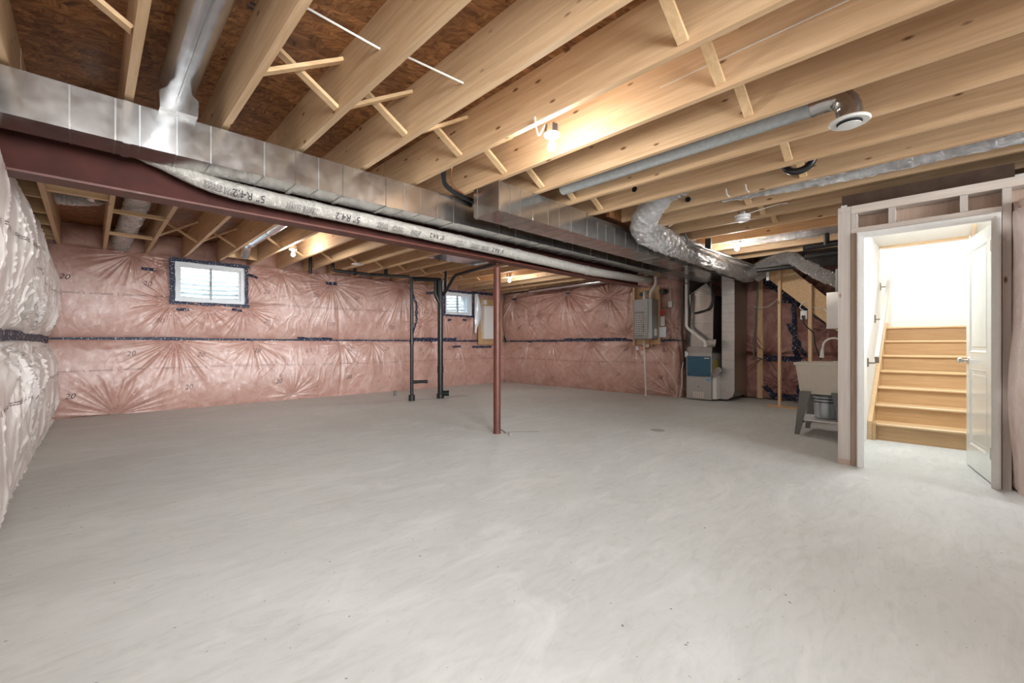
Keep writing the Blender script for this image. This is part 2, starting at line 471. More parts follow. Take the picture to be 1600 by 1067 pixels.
# subfloor panels seen from below
pw, pl = 1.22, 2.44
j = 0; y = YF
while y < YB:
    x = XL - (1.22 if j % 2 else 0)
    while x < XR2:
        xa, xb, ya, yb = max(x, XL), min(x+pl, XR2), y, min(y+pw, YB)
        # leave the stairwell shaft open
        if not (xa > 7.3 and yb > -.4 and ya < .6 and xa < 9.3):
            if xb > xa+.05: obj('osb_panel', MB().box(xa+.002, xb-.002, ya+.002, yb-.002, ZC, ZC+.018), M['osb'], ceil)
        x += pl
    y += pw; j += 1
# ink stamps on two panels
st = MB()
for (sx_, sy_, w_, r_) in ((1.55, 1.10, .30, 5), (2.25, 1.75, .22, 4), (.62, 2.6, .18, 3)):
    for k in range(r_):
        x = sx_
        while x < sx_+w_:
            ww = random.uniform(.012, .03)
            st.box(x, x+ww, sy_+k*.042, sy_+k*.042+.024, ZC-.0015, ZC-.0005); x += ww+.010
obj('panel_stamp', st, M['ink'], ceil, kind='stuff', label='smudged black ink stamps on the subfloor underside')

def JX(k): return .17 + .4965*k
def joist_mesh(x, ya, yb, w=.042, z0=ZJ, z1=ZC-.001):
    mb = MB(); n = 5; b = 0
    bow = random.uniform(-.004, .004)
    P = []
    for i in range(n+1):
        t = i/n; yy = ya+(yb-ya)*t; dx = bow*math.sin(PI*t)+random.uniform(-.001, .001)
        P.append(yy)
        mb.v += [(x-w/2+dx, yy, z0), (x+w/2+dx, yy, z0), (x+w/2+dx*.5, yy, z1), (x-w/2+dx*.5, yy, z1)]
    for i in range(n):
        a = i*4
        for q in range(4):
            q2 = (q+1) % 4; mb._f((a+q, a+4+q, a+4+q2, a+q2))
    mb._f((0, 1, 2, 3), (n*4+3, n*4+2, n*4+1, n*4))
    return mb
for k in range(-1, 17):
    x = JX(k)
    if k <= 8: a, b = YF+.02, 4.05
    elif k <= 12: a, b = YF+.02, 2.82
    else: a, b = .98, 2.82
    obj('joist', joist_mesh(x, a, b), M['joist'], ceil, origin=(x, 0, ZJ))
for k in range(-1, 18):
    x = JX(k)+.001; a = 3.99 if k > 8 else 4.06
    obj('joist', joist_mesh(x, a-.0, YB-.03), M['joist'], ceil, origin=(x, 6, ZJ))
# doubled last joist under the stair header, rim board, plates on the beam
obj('header_board', MB().box(4.35, XR2-.02, 2.825, 2.86, ZJ+.02, ZC-.002), M['osb'], ceil)
obj('header_board', MB().box(6.35, XR2-.02, .90, .975, ZJ, ZC-.002), M['woodx'], ceil)
# ladder blocking against the left wall, beyond the beam
for yy in (4.9, 5.7, 6.48, 7.22, 7.9, 8.6, 8.95):
    obj('blocking', MB().box(XL+.01, JX(-1)-.022, yy, yy+.04, ZJ+.01, ZC-.002), M['woodx'], ceil)
# flat straps between the first joists of the far side
for yy in (6.6, 7.95):
    obj('strap', MB().box(JX(0)+.022, JX(1)-.022, yy, yy+.06, ZJ+.002, ZJ+.04), M['woodx'], ceil)
obj('strap', MB().box(JX(-1)+.022, JX(0)-.022, 6.2, 6.27, ZJ+.03, ZJ+.10), M['woodx'], ceil)
# cross bridging
def bridge(k, y, both=True, w=.019, h=.062):
    xa, xb = JX(k)+.022, JX(k+1)-.022
    obj('bridging_strut', MB().bar((xa, y, ZC-.05), (xb, y, ZJ+.035), .055, .022, (0, 1, 0) if False else (0, 0, 1)), M['woodx'], ceil)
    if both: obj('bridging_strut', MB().bar((xa, y-.075, ZJ+.035), (xb, y-.075, ZC-.05), .055, .022), M['woodx'], ceil)
for k in range(1, 9): bridge(k, 2.78 if k < 8 else 2.5)
bridge(-1, 2.78)
for k in range(0, 12):
    if k == 6: continue
    if k >= 9: bridge(k, 1.55)
    else: bridge(k, .95, k not in (8,))
for k in range(1, 17):
    if k != 4: bridge(k, 5.95)
    if k != 3: bridge(k, 7.85)
bridge(3, 7.35, False)
# rim batts between the joist ends over the back wall
rim = thing('rim_insulation', 'pink poly-covered batts between the joist ends above the back wall', 'insulation', (0, 9.3, ZJ))
for k in range(-2, 18):
    xa = max(JX(k)+.02, XL+.005); xb = JX(k+1)-.02
    if xb > XR: xb = XR-.01
    if xb-xa < .05: continue
    g = np.zeros((9, 7, 3))
    for i in range(9):
        for jj in range(7):
            t, s_ = i/8, jj/6
            g[i, jj] = (xa+(xb-xa)*t, 9.33-.09*(math.sin(PI*t)*math.sin(PI*s_))**.5+.01*random.random(), ZJ+(ZC-ZJ-.004)*s_)
    obj('batt', MB().grid(g), M['polyrim'], rim, smooth=True)

# ------------------------------------------------------------------ insulation blankets
class Blanket:
    """frame(u, v, b) -> xyz, b = distance from the wall"""
    def __init__(s, frame, u0, u1, v0, v1, step, prof, pins=(), lump=.02, fold=.006, ends=(False, False), seed=0, endr=.18):
        s.fr = frame; s.u = np.arange(u0, u1+step/2, step); nv = int(round((v1-v0)/step)); s.v = np.linspace(v0, v1, nv+1)
        U, V = np.meshgrid(s.u, s.v, indexing='ij'); t = (V-v0)/(v1-v0)
        H = prof(t)
        env = np.sin(PI*np.clip(t, 0, 1))**.5
        H = H + lump*env*fbm(U*1.3+seed, V*1.1+seed, 3)*2
        # soft ridged folds, mostly upright
        r = 1-np.abs(fbm(U*7+3*fbm(U, V*2+seed, 2)+seed*3, V*1.7, 2))*4
        H = H + fold*np.clip(r, 0, 1)**3
        for (pu, pv, R, A, n) in pins:
            dx = U-pu; dy = V-pv; rr = np.sqrt(dx*dx+dy*dy)+1e-5; th = np.arctan2(dy, dx)
            n = int(n)
            ph = 4*vn(th*1.7+pu*13+50, rr*1.2+pv*7) + 2.5*vn(th*5+pu*29+60, rr*.8)
            amp = np.clip(vn(th*3.1+pu*7+40, np.zeros_like(rr)+pv*3)*1.6+.5, 0, 1)
            n = max(8, int(n*.42)); amp = .35+.65*amp
            w = (.5+.5*np.cos(n*th+1.3*ph))**3
            H = H + 3.6*A*amp*w*np.exp(-(rr/(1.35*R))**2)*np.clip(rr/.14, 0, 1)
            w = (.5+.5*np.cos((2*n+3)*th-1.7*ph+1))**3
            H = H + 1.7*A*w*np.exp(-(rr/(1.0*R))**2)*np.clip(rr/.14, 0, 1)
            H = H - .05*np.exp(-(rr/(.30*R))**1.2)
        for q, e in enumerate(ends):
            if e:
                dd = (U-u0) if q == 0 else (u1-U)
                k = np.clip(dd/endr, 0, 1); H = H*np.sqrt(np.clip(1-(1-k)**2, 0, 1))
        s.H = np.maximum(H, .004); s.step = step; s.u0, s.v0, s.v1, s.dv = s.u[0], v0, v1, s.v[1]-s.v[0]
    def h(s, u, v):
        a = min(max((u-s.u0)/s.step, 0), len(s.u)-1.001); b = min(max((v-s.v0)/s.dv, 0), len(s.v)-1.001)
        i, j = int(a), int(b); fa, fb = a-i, b-j; H = s.H
        return (H[i, j]*(1-fa)+H[i+1, j]*fa)*(1-fb)+(H[i, j+1]*(1-fa)+H[i+1, j+1]*fa)*fb
    def pos(s, u, v, off=0.0): return s.fr(u, v, s.h(u, v)+off)
    def mesh(s, holes=()):
        U, V = np.meshgrid(s.u, s.v, indexing='ij')
        H = s.H
        # tuck the four borders back to the wall
        Ue = np.pad(U, 1, mode='edge'); Ve = np.pad(V, 1, mode='edge'); He = np.pad(H, 1, mode='edge')
        He[0, :] = .002; He[-1, :] = .002; He[:, 0] = .002; He[:, -1] = .002
        x, y, z = s.fr(Ue, Ve, He)
        P = np.stack([x+0*He, y+0*He, z+0*He], -1); A, B = He.shape
        mb = MB(); mb.v = P.reshape(-1, 3).tolist()
        I, J = np.meshgrid(np.arange(A-1), np.arange(B-1), indexing='ij')
        keep = np.ones(I.shape, bool)
        cu = (Ue[:-1, :-1]+Ue[1:, 1:])/2; cv = (Ve[:-1, :-1]+Ve[1:, 1:])/2
        for (a, b, c_, d) in holes: keep &= ~((cu > a) & (cu < b) & (cv > c_) & (cv < d))
        I = I[keep]; J = J[keep]
        q = np.stack([I*B+J, (I+1)*B+J, (I+1)*B+J+1, I*B+J+1], -1)
        mb.f = q.tolist(); mb.mi = [0]*len(mb.f)
        return mb

def patch(bl, u0, v0, u1, v1, w, off=.006, wob=.25, seg=.02):
    """strip of tape from (u0,v0) to (u1,v1), width w, lying on the blanket"""
    Ln = math.hypot(u1-u0, v1-v0); n = max(2, int(Ln/seg)); m = 4
    du, dv = (u1-u0)/Ln, (v1-v0)/Ln; g = np.zeros((n+1, m+1, 3)); r0 = random.uniform(0, 99)
    for i in range(n+1):
        ww = w*(1+wob*2*float(vn(r0+i*.35, 3.3))); sh = w*wob*float(vn(r0+i*.2, 9.1))
        for j in range(m+1):
            o = (j/m-.5)*ww+sh; a = u0+du*Ln*i/n - dv*o; b = v0+dv*Ln*i/n + du*o
            g[i, j] = bl.pos(a, b, off+.002*random.random())
    return MB().grid(g)

def marks(bl, pts, size=.115, mat='ink', parent=None, flip=False):
    for (u, v) in pts:
        mb = MB(); a = random.uniform(-.12, .12)
        s_ = -1 if flip else 1
        print_on(mb, '20', size, lambda dx, dy: bl.pos(u+s_*dx, v+dy, .004), a, .3)
        obj('printed_mark', mb, M[random.choice(['ink', 'inkfaint', 'inkfaint'])], parent)

def dashline(bl, u0, u1, vf, parent, flip=False):
    mb = MB(); u = u0
    while u < u1:
        l = .26
        for row in (0, .014):
            x = u
            while x < u+l:
                ww = random.uniform(.008, .03)
                a = [bl.pos(x, vf(x)+row+z, .004) for z in (0, .006)]; b = [bl.pos(min(x+ww, u1), vf(x)+row+z, .004) for z in (0, .006)]
                q = len(mb.v); mb.v += [a[0], b[0], b[1], a[1]]; mb._f((q, q+1, q+2, q+3)); x += ww+.006
        u += l+.06
        a = [bl.pos(min(u, u1), vf(u)+z, .004) for z in (-.008, .024)]; b = [bl.pos(min(u+.008, u1), vf(u)+z, .004) for z in (-.008, .024)]
        q = len(mb.v); mb.v += [a[0], b[0], b[1], a[1]]; mb._f((q, q+1, q+2, q+3)); u += .06
    obj('printed_line', mb, M['inkfaint'], parent, kind='stuff', label='dashed line of tiny black print')

frA = lambda u, v, b: (u, YB-b, v)
frB = lambda u, v, b: (XR-b, u, v)
frC = lambda u, v, b: (XL+b, u, v)
frD = lambda u, v, b: (XR2-b, u, v)
sh = lambda base, amp, p: (lambda t: base + amp*np.sin(PI*np.clip(t*.96+.02, 0, 1))**p)
SEAM = 1.18
# back wall, lower and upper
pinsAl = [(1.05, SEAM, .55, .011, 46), (3.9, 1.1, .30, .006, 30), (2.2, 1.16, .4, .008, 40), (.3, 0, .5, .01, 34), (4.6, 1.15, .3, .006, 36), (2.9, .1, .35, .005, 30), (6.2, 1.15, .3, .006, 36), (7.0, 1.05, .35, .009, 30)]
A_lo = Blanket(frA, -.44, 8.70, .0, SEAM-.01, .0105, sh(.20, .11, .5), pinsAl, .018, .004, seed=1)
pinsAu = [(1.00, 1.80, .34, .013, 44), (2.06, 1.80, .36, .013, 44), (1.10, 2.50, .25, .006, 30), (2.15, 2.42, .26, .010, 34), (.5, 2.56, .4, .009, 36), (3.68, 2.40, .45, .008, 50),
          (5.35, 2.5, .6, .014, 48), (5.9, 1.6, .3, .012, 38), (6.55, 1.82, .3, .013, 36), (7.45, 1.85, .28, .01, 32), (1.5, 1.74, .3, .010, 40), (2.7, 2.5, .3, .006, 30), (6.1, 2.42, .4, .012, 40), (.77, 2.34, .2, .005, 20)]
A_hi = Blanket(frA, -.44, 8.70, SEAM+.01, ZJ, .0105, sh(.13, .14, .55), pinsAu, .018, .004, seed=9)
for B_, nm in ((A_lo, 'lo'), (A_hi, 'hi')):
    for (x, w_) in ((3.83, .03), (8.2, .02)):    # vertical lap of the film
        B_.H -= .02*np.exp(-((B_.u[:, None]-x-.03*np.sin(B_.v[None, :]*2.2))/w_)**2)
bAl = obj('insulation_blanket', A_lo.mesh(), M['polyA'], label='lower pink insulation blanket along the back wall, from floor to taped seam', cat='insulation', smooth=True, origin=(4, YB, 0))
bAu = obj('insulation_blanket', A_hi.mesh([(W1[0]-.01, W1[1]+.01, W1[2]-.01, W1[3]+.01), (W2[0]-.01, W2[1]+.01, W2[2]-.01, W2[3]+.01)]), M['polyA'],
          label='upper pink insulation blanket on the back wall, around both windows', cat='insulation', smooth=True, origin=(4, YB, SEAM))
# right wall
pinsBl = [(6.2, SEAM, .45, .014, 36), (5.0, SEAM, .4, .01, 36), (8.2, 1.15, .5, .008, 34), (4.3, 1.15, .35, .012, 30), (4.1, .05, .5, .008, 30), (7.3, 1.15, .4, .008, 36), (4.75, .05, .3, .006, 20)]
B_lo = Blanket(frB, 3.90, 9.16, .0, SEAM-.01, .0105, sh(.22, .14, .5), pinsBl, .02, .005, (True, False), seed=21, endr=.16)
pinsBu = [(6.88, 2.42, .85, .019, 44), (8.8, 2.40, .6, .014, 30), (5.6, 2.2, .5, .014, 34), (7.9, 1.9, .3, .014, 34), (5.0, 2.5, .5, .01, 30), (4.1, 1.5, .4, .009, 30), (5.2, 1.3, .3, .009, 30), (8.2, 1.7, .3, .01, 22)]
B_hi = Blanket(frB, 3.90, 9.16, SEAM+.01, ZJ-.02, .0105, sh(.16, .18, .5), pinsBu, .022, .005, (True, False), seed=33, endr=.16)
bBl = obj('insulation_blanket', B_lo.mesh(), M['polyB'], label='lower pink insulation blanket on the right wall, left of the furnace', cat='insulation', smooth=True, origin=(XR, 6, 0))
bBu = obj('insulation_blanket', B_hi.mesh(), M['polyB'], label='upper pink insulation blanket on the right wall, behind the water heater', cat='insulation', smooth=True, origin=(XR, 6, SEAM))
# left wall: big milky bulges next to the camera
pinsCl = [(6.0, 1.12, .5, .02, 34), (7.6, 1.12, .5, .018, 30), (4.6, 1.12, .5, .02, 34), (8.6, .1, .4, .012, 24)]
C_lo = Blanket(frC, -1.2, 9.22, .0, SEAM-.05, .014, lambda t: .33+.13*np.sin(PI*np.clip(t*.9+.08, 0, 1))**.5, pinsCl, .05, .016, seed=41)
pinsCu = [(6.4, 1.2, .5, .02, 30), (5.2, 1.2, .5, .02, 30), (8.2, 1.2, .4, .018, 28), (7.2, 2.6, .5, .016, 26)]
C_hi = Blanket(frC, -1.2, 9.22, SEAM+.02, 2.66, .014, lambda t: .20+.27*np.sin(PI*np.clip(t*.86+.12, 0, 1))**.55, pinsCu, .055, .016, seed=57)
bCl = obj('insulation_blanket', C_lo.mesh(), M['polyC'], label='lower bulging milky-white insulation blanket at the left edge, touching the floor', cat='insulation', smooth=True, origin=(XL, 5, 0))
bCu = obj('insulation_blanket', C_hi.mesh(), M['polyC'], label='upper bulging shiny insulation blanket at the left edge, under the joists', cat='insulation', smooth=True, origin=(XL, 5, SEAM))
# stair-side wall of the furnace corner
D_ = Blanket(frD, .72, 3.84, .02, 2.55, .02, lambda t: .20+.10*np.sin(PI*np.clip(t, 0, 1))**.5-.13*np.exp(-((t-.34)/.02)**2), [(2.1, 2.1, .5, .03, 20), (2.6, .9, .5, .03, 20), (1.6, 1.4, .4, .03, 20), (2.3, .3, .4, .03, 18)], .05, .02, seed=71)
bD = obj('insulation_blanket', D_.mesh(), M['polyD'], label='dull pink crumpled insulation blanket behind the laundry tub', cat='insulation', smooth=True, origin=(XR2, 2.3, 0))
for (yy) in (2.72, 1.35):
    obj('furring_strip', MB().box(XR2-.33, XR2-.29, yy-.05, yy+.05, .02, 2.4), M['woodz'], bD)

# dirt-filled joint line under blankets is just the shadow; taped seams
tl = MB()
def seam_tape(bl_lo, bl_hi, fr, u0, u1, w, parent, zc=SEAM):
    n = int((u1-u0)/.03); g = np.zeros((n+1, 5, 3))
    for i in range(n+1):
        u = u0+(u1-u0)*i/n
        zz = zc+.012*float(vn(u*1.3, 4.4))*2; ww = w*(1+.9*float(vn(u*1.9, 7.7)))
        b = (bl_lo.h(u, bl_lo.v1)+bl_hi.h(u, bl_hi.v0))/2
        for j in range(5):
            s_ = j/4-.5; g[i, j] = fr(u, zz+s_*ww, b+.012+.018*(1-(2*s_)**2)*0+.004*random.random())
    obj('seam_tape', MB().grid(g), M['tape'], parent, smooth=True)
seam_tape(A_lo, A_hi, frA, -.40, 8.60, .055, bAl)
seam_tape(B_lo, B_hi, frB, 4.02, 9.0, .06, bBl)
seam_tape(C_lo, C_hi, frC, -1.1, 9.1, .09, bCl, SEAM-.015)
for (u0, v0, u1, v1, w_, bl, par) in (
    (.60, 2.33, .78, 2.34, .045, A_hi, bAu), (1.05, 1.69, 1.22, 1.70, .045, A_hi, bAu), (1.85, 1.73, 2.02, 1.72, .045, A_hi, bAu),
    (2.12, 2.41, 2.28, 2.36, .05, A_hi, bAu), (3.56, 2.39, 3.80, 2.40, .06, A_hi, bAu), (6.02, 2.39, 6.26, 2.41, .07, A_hi, bAu),
    (6.64, 1.73, 6.76, 1.74, .05, A_hi, bAu), (7.14, 1.76, 7.27, 1.75, .05, A_hi, bAu), (6.78, 1.04, 7.08, 1.05, .05, A_lo, bAl),
    (7.45, 1.03, 8.15, 1.03, .06, A_lo, bAl), (7.5, 2.53, 8.3, 2.53, .08, A_hi, bAu), (5.55, 2.46, 5.70, 2.1, .06, A_hi, bAu), (5.70, 2.1, 5.72, 1.7, .06, A_hi, bAu),
    (5.72, 1.7, 5.60, 1.22, .05, A_hi, bAu), (5.6, 1.225, 7.0, 1.225, .09, A_hi, bAu), (3.0, 1.215, 3.7, 1.215, .06, A_hi, bAu),
    (8.70, 2.39, 8.90, 2.41, .05, B_hi, bBu), (6.82, 2.40, 6.95, 2.41, .05, B_hi, bBu), (5.2, 1.215, 7.0, 1.215, .07, B_hi, bBu)):
    obj('tape_strip', patch(bl, u0, v0, u1, v1, w_), M['tape'], par, smooth=True)
for (u0, v0, u1, v1, w_) in ((2.15, 2.0, 2.10, .85, .09), (2.22, 1.5, 1.95, .85, .07), (2.0, .80, 2.75, .84, .11), (2.62, .28, 2.45, .04, .10), (2.45, .1, 2.0, .06, .10),
                             (1.9, .8, 2.1, .1, .07), (2.70, 2.42, 1.35, 1.32, .12), (2.35, 1.95, 2.1, 1.93, .12)):
    obj('tape_strip', patch(D_, u0, v0, u1, v1, w_, .012), M['tape'], bD, smooth=True)
marks(A_hi, [(-.26, 2.10), (.68, 2.09), (.84, 1.49), (2.43, 2.10), (3.34, 2.11), (4.21, 2.11), (3.67, 1.52), (5.08, 1.49), (5.83, 1.52), (2.44, 1.54)], parent=bAu)
marks(A_lo, [(.48, .95), (1.39, .92), (2.26, .98), (-.20, .33), (1.22, .37), (3.19, .97), (4.04, .99), (4.92, 1.0), (2.63, .38), (4.03, .39), (5.81, .97), (6.67, 1.0)], parent=bAl)
marks(B_hi, [(8.51, 1.55), (5.68, 1.52)], parent=bBu, flip=True)
marks(B_lo, [(8.48, .99), (7.81, .98), (5.14, .99), (4.21, .97), (7.32, .24), (4.32, .40), (5.32, .42)], parent=bBl, flip=True)
dashline(A_hi, -.38, .93, lambda u: 1.87+.01*math.sin(u*2), bAu); dashline(A_hi, 2.12, 6.45, lambda u: 1.86+.012*math.sin(u*1.3), bAu)
dashline(A_lo, -.38, 8.55, lambda u: .69+.012*math.sin(u*1.1), bAl)
dashline(B_hi, 4.1, 9.0, lambda u: 1.87+.012*math.sin(u*1.3), bBu); dashline(B_lo, 4.1, 9.0, lambda u: .69+.01*math.sin(u*1.7), bBl)
dashline(C_lo, 3.0, 9.0, lambda u: .69+.02*math.sin(u*1.9), bCl); dashline(C_hi, 3.0, 9.0, lambda u: 1.80+.02*math.sin(u*1.4), bCu)
# debris line where blanket meets slab
# ------------------------------------------------------------------ windows with corrugated wells outside
def window(idx, W, by, label_well):
    x0, x1, z0, z1 = W
    w = thing('window_%d' % idx, None, None, ((x0+x1)/2, YB, z0), kind='structure')
    yo = YB+.16; yi = by
    j = MB()      # film covered reveal boxes
    t = .02
    j.box(x0-t, x0, yi, yo, z0-t, z1+t); j.box(x1, x1+t, yi, yo, z0-t, z1+t); j.box(x0, x1, yi, yo, z0-t, z0); j.box(x0, x1, yi, yo, z1, z1+t)
    obj('reveal', j, M['vinyl'], w)
    fy0, fy1 = yi+.045, yi+.115; f = .055
    fr = MB(); fr.box(x0, x0+f, fy0, fy1, z0, z1); fr.box(x1-f, x1, fy0, fy1, z0, z1); fr.box(x0+f, x1-f, fy0, fy1, z0, z0+f); fr.box(x0+f, x1-f, fy0, fy1, z1-f, z1)
    fr_o = obj('window_frame', fr, M['vinyl'], w)
    xm = (x0+x1)/2
    for (a, b, yy) in ((x0+f, xm+.018, fy0+.012), (xm-.018, x1-f, fy0+.038)):
        s_ = MB(); q = .028; a0, b0, c0, d0 = a, b, z0+f, z1-f
        s_.box(a0, a0+q, yy, yy+.024, c0, d0); s_.box(b0-q, b0, yy, yy+.024, c0, d0); s_.box(a0+q, b0-q, yy, yy+.024, c0, c0+q); s_.box(a0+q, b0-q, yy, yy+.024, d0-q, d0)
        so = obj('sash', s_, M['vinyl'], w)
        obj('pane', MB().box(a0+q, b0-q, yy+.010, yy+.014, c0+q, d0-q), M['glass'], so)
    obj('meeting_stile', MB().box(xm-.012, xm+.012, fy0-.006, fy0+.012, z0+f, z1-f), M['greypvc'], w)
    obj('latch', MB().box(xm-.022, xm+.006, fy0-.022, fy0-.006, (z0+z1)/2-.03, (z0+z1)/2+.03), M['legs'], w)
    # tape band around the opening
    tb = .075
    for (a, b, c_, d) in ((x0-tb, x1+tb, z1, z1+.06), (x0-tb, x1+tb, z0-.05, z0), (x0-tb, x0, z0-.05, z1+.05), (x1, x1+.055, z0-.05, z1+.05)):
        n = 14; horiz = (b-a) > (d-c_); g = np.zeros((n+1, 4, 3))
        for i in range(n+1):
            for k in range(4):
                t_ = i/n; s_ = k/3
                if horiz: xx = a+(b-a)*t_; zz = c_+(d-c_)*s_+.012*float(vn(i*.9+idx, k*.3+a))
                else: xx = a+(b-a)*s_+.014*float(vn(i*.9+idx, 5+a)); zz = c_+(d-c_)*t_
                g[i, k] = (xx, by-.006-.008*random.random(), zz)
        obj('tape_band', MB().grid(g), M['tape'], w)
    # well
    R = (x1-x0)/2+.18; cx = xm; g = np.zeros((30, 90, 3))
    for i in range(30):
        a = PI*i/29
        for k in range(90):
            z = z0-.35+1.5*k/89; rr = R+.016*math.sin((z)*2*PI/.085)
            g[i, k] = (cx-rr*math.cos(a), YB+.2+rr*math.sin(a)*.95, z)
    obj('window_well', MB().grid(g), M['galvdull' if idx == 3 else 'well'], label=label_well, cat='window well', smooth=True)
    gr = MB(); gr.box(cx-R-.4, cx+R+.4, YB+.2, YB+.2+R+.4, z0-.45, z0-.35)
    obj('well_gravel', gr, M['conc'], label='grey gravel bed at the bottom of the well outside window ' + ('beside the left corner' if idx == 1 else 'behind the black stack'), cat='gravel', kind='stuff')
M['well'] = plain('pale_galvanised_well', (.62, .64, .64), .5, .15)
window(1, W1, YB-.30, 'corrugated pale metal window well outside the left window')
window(2, W2, YB-.29, 'corrugated pale metal window well outside the far window behind the stack')

# ------------------------------------------------------------------ steel beam, plates and post
yb0, yb1, zb0, zb1 = 3.85, 4.02, 2.118, 2.50; ym = (yb0+yb1)/2
beam = thing('steel_beam', 'dark red steel I-beam running from the left wall to the right wall under the joists', 'beam', (3.4, ym, zb0))
mb = MB(); mb.box(XL+.0, 6.98, yb0, yb1, zb0, zb0+.014); obj('bottom_flange', mb, M['postred'], beam)
obj('web', MB().box(XL+.0, 6.98, ym-.005, ym+.005, zb0+.014, zb1-.014), M['red'], beam)
obj('top_flange', MB().box(XL+.0, 6.98, yb0, yb1, zb1-.014, zb1), M['red'], beam)
obj('nailing_plate', MB().box(XL+.0, 6.98, yb0+.01, yb1-.01, zb1, ZJ-.001), M['woodx'], beam)
post = thing('steel_post', 'brick-red steel post in the middle of the room carrying the beam', 'post', (3.6, 3.945, 0))
px, py = 3.60, 3.945
obj('tube', MB().tube([(px, py, .0), (px, py, .02), (px, py, 2.05)], [.046, .0445, .0445], 28), M['postred'], post, smooth=True)
obj('screw_jack', MB().cyl((px, py, 2.05), (px, py, zb0-.012), .016, 12), M['red'], post, smooth=True)
obj('cap_plate', MB().box(px-.075, px+.075, py-.075, py+.075, zb0-.012, zb0-.001), M['red'], post)
# small debris by the post
dm = MB(); dm.tube(rounded([(px+.06, py-.09, .006), (px+.10, py-.03, .012), (px+.09, py+.03, .03), (px+.13, py+.10, .006)], .02), .006, 6)
obj('bent_metal_strap', dm, M['nickel'], label='small bent metal strap lying at the foot of the red post', cat='strap', smooth=True)
obj('metal_scrap', MB().bar((px+.03, py-.22, .004), (px+.09, py-.12, .010), .02, .005), M['nickel'], label='short bright metal scrap on the floor in front of the red post', cat='scrap')
obj('tie_wire', MB().tube(spline([(px+.10, py-.05, .004), (px+.25, py-.12, .005), (px+.45, py-.30, .004)], 6), .0025, 5), M['legs'], label='thin grey wire trailing from the red post across the floor', cat='wire')
obj('floor_patch', MB().lathe([(.09, 0), (.085, .003), (.03, .004)], (5.20, 2.65, 0), 14), M['conc'], label='small dark cement blob on the floor right of the red post', cat='cement')

# ------------------------------------------------------------------ rectangular trunk ducts
def trunk(name, label, x0, x1, ya, yb_, z0, z1, seams, wide, loc):
    t = thing(name, label, 'duct', loc)
    obj('duct_body', MB().box(x0, x1, ya, yb_, z0, z1), M['galv'], t)
    for s_ in seams:
        mb = MB(); e = .0025
        mb.box(s_-.004, s_+.004, ya-e, yb_+e, z0-e, z1+e-.006); obj('seam', mb, M['galvdull'], t)
    for s_ in wide:
        mb = MB(); e = .007
        mb.box(s_-.018, s_+.018, ya-e, yb_+e, z0-e, z1+.0); obj('drive_cleat', mb, M['galv'], t)
    return t
d1 = trunk('supply_trunk_duct', 'long galvanised duct beside the steel beam, reaching the left wall', -.62, 8.55, 3.47, 3.72, 2.31, 2.56,
      (-.08, .11, .22, .40, .58, .90, 1.28, 2.03, 2.20, 2.39, 3.2, 3.45, 3.7, 4.1, 4.5, 4.9, 5.3, 5.8, 6.3), (.16, 1.13, 1.49, 1.87, 2.60, 3.9, 5.1, 6.6), (3, 3.6, 2.31))
d2 = thing('return_trunk_duct', 'shorter galvanised duct with closed end, nearer the camera than the beam duct', 'duct', (5, 3.05, 2.31))
obj('duct_body', MB().box(2.64, 4.02, 2.87, 3.21, 2.31, 2.58), M['galv'], d2)
obj('duct_body', MB().box(4.02, 9.15, 2.872, 3.21, 2.312, 2.515), M['galv'], d2)
obj('duct_flange', MB().box(4.03, 5.3, 2.905, 2.915, 2.517, 2.575), M['galvdull'], d2)
for s_ in (2.78, 2.92, 3.32, 3.5, 3.7, 4.19, 4.36, 4.55, 4.8, 5.1, 5.37, 5.9, 6.2, 6.6, 7.1):
    zt = 2.575 if s_ < 4.02 else 2.51
    obj('seam', MB().box(s_-.003, s_+.003, 2.8675, 3.212, 2.3075, zt), M['galvdull'], d2)
for s_ in (2.665, 3.11, 4.00, 5.66):
    zt = 2.58 if s_ < 4.02 else 2.513
    obj('drive_cleat', MB().box(s_-.018, s_+.018, 2.864, 3.216, 2.304, zt), M['galv'], d2)
obj('corner_cleat', MB().box(2.634, 2.64, 3.17, 3.215, 2.31, 2.58), M['galv'], d2)
# the wide plenum where both trunks meet above the furnace
pl_ = thing('plenum', 'sheet-metal plenum rising from the furnace into the overhead ducts', 'duct', (8.9, 3.55, .95))
pm = MB(); pm.prism([(3.28, 1.05), (3.74, 1.05), (3.72, 1.75), (3.74, 2.10), (3.40, 2.31), (3.24, 2.05), (3.27, 1.75)], 0, 8.68, 9.35)
obj('riser', pm, M['galv'], pl_)
obj('transition', MB().box(6.9, 8.68, 3.215, 3.465, 2.314, 2.50), M['galvdull'], pl_)
for zz in (1.30, 1.52, 1.75, 2.06):
    obj('seam', MB().bar((8.672, 3.30, zz), (8.672, 3.72, zz+(.08 if zz > 2 else 0)), .012, .008), M['galvdull'], pl_)
obj('crease', MB().bar((8.672, 3.30, 2.06), (8.672, 3.52, 2.22), .010, .010), M['galv'], pl_)
obj('crease', MB().bar((8.672, 3.52, 2.22), (8.672, 3.73, 2.10), .010, .010), M['galv'], pl_)
obj('refrigerant_hose', MB().tube(rounded([(8.64, 3.30, 2.30), (8.64, 3.27, 1.95), (8.63, 3.33, 1.78), (8.63, 3.62, 1.72)], .12, 8), .018, 8), M['black'], label='black foam-wrapped hose looping beside the plenum', cat='hose', smooth=True)
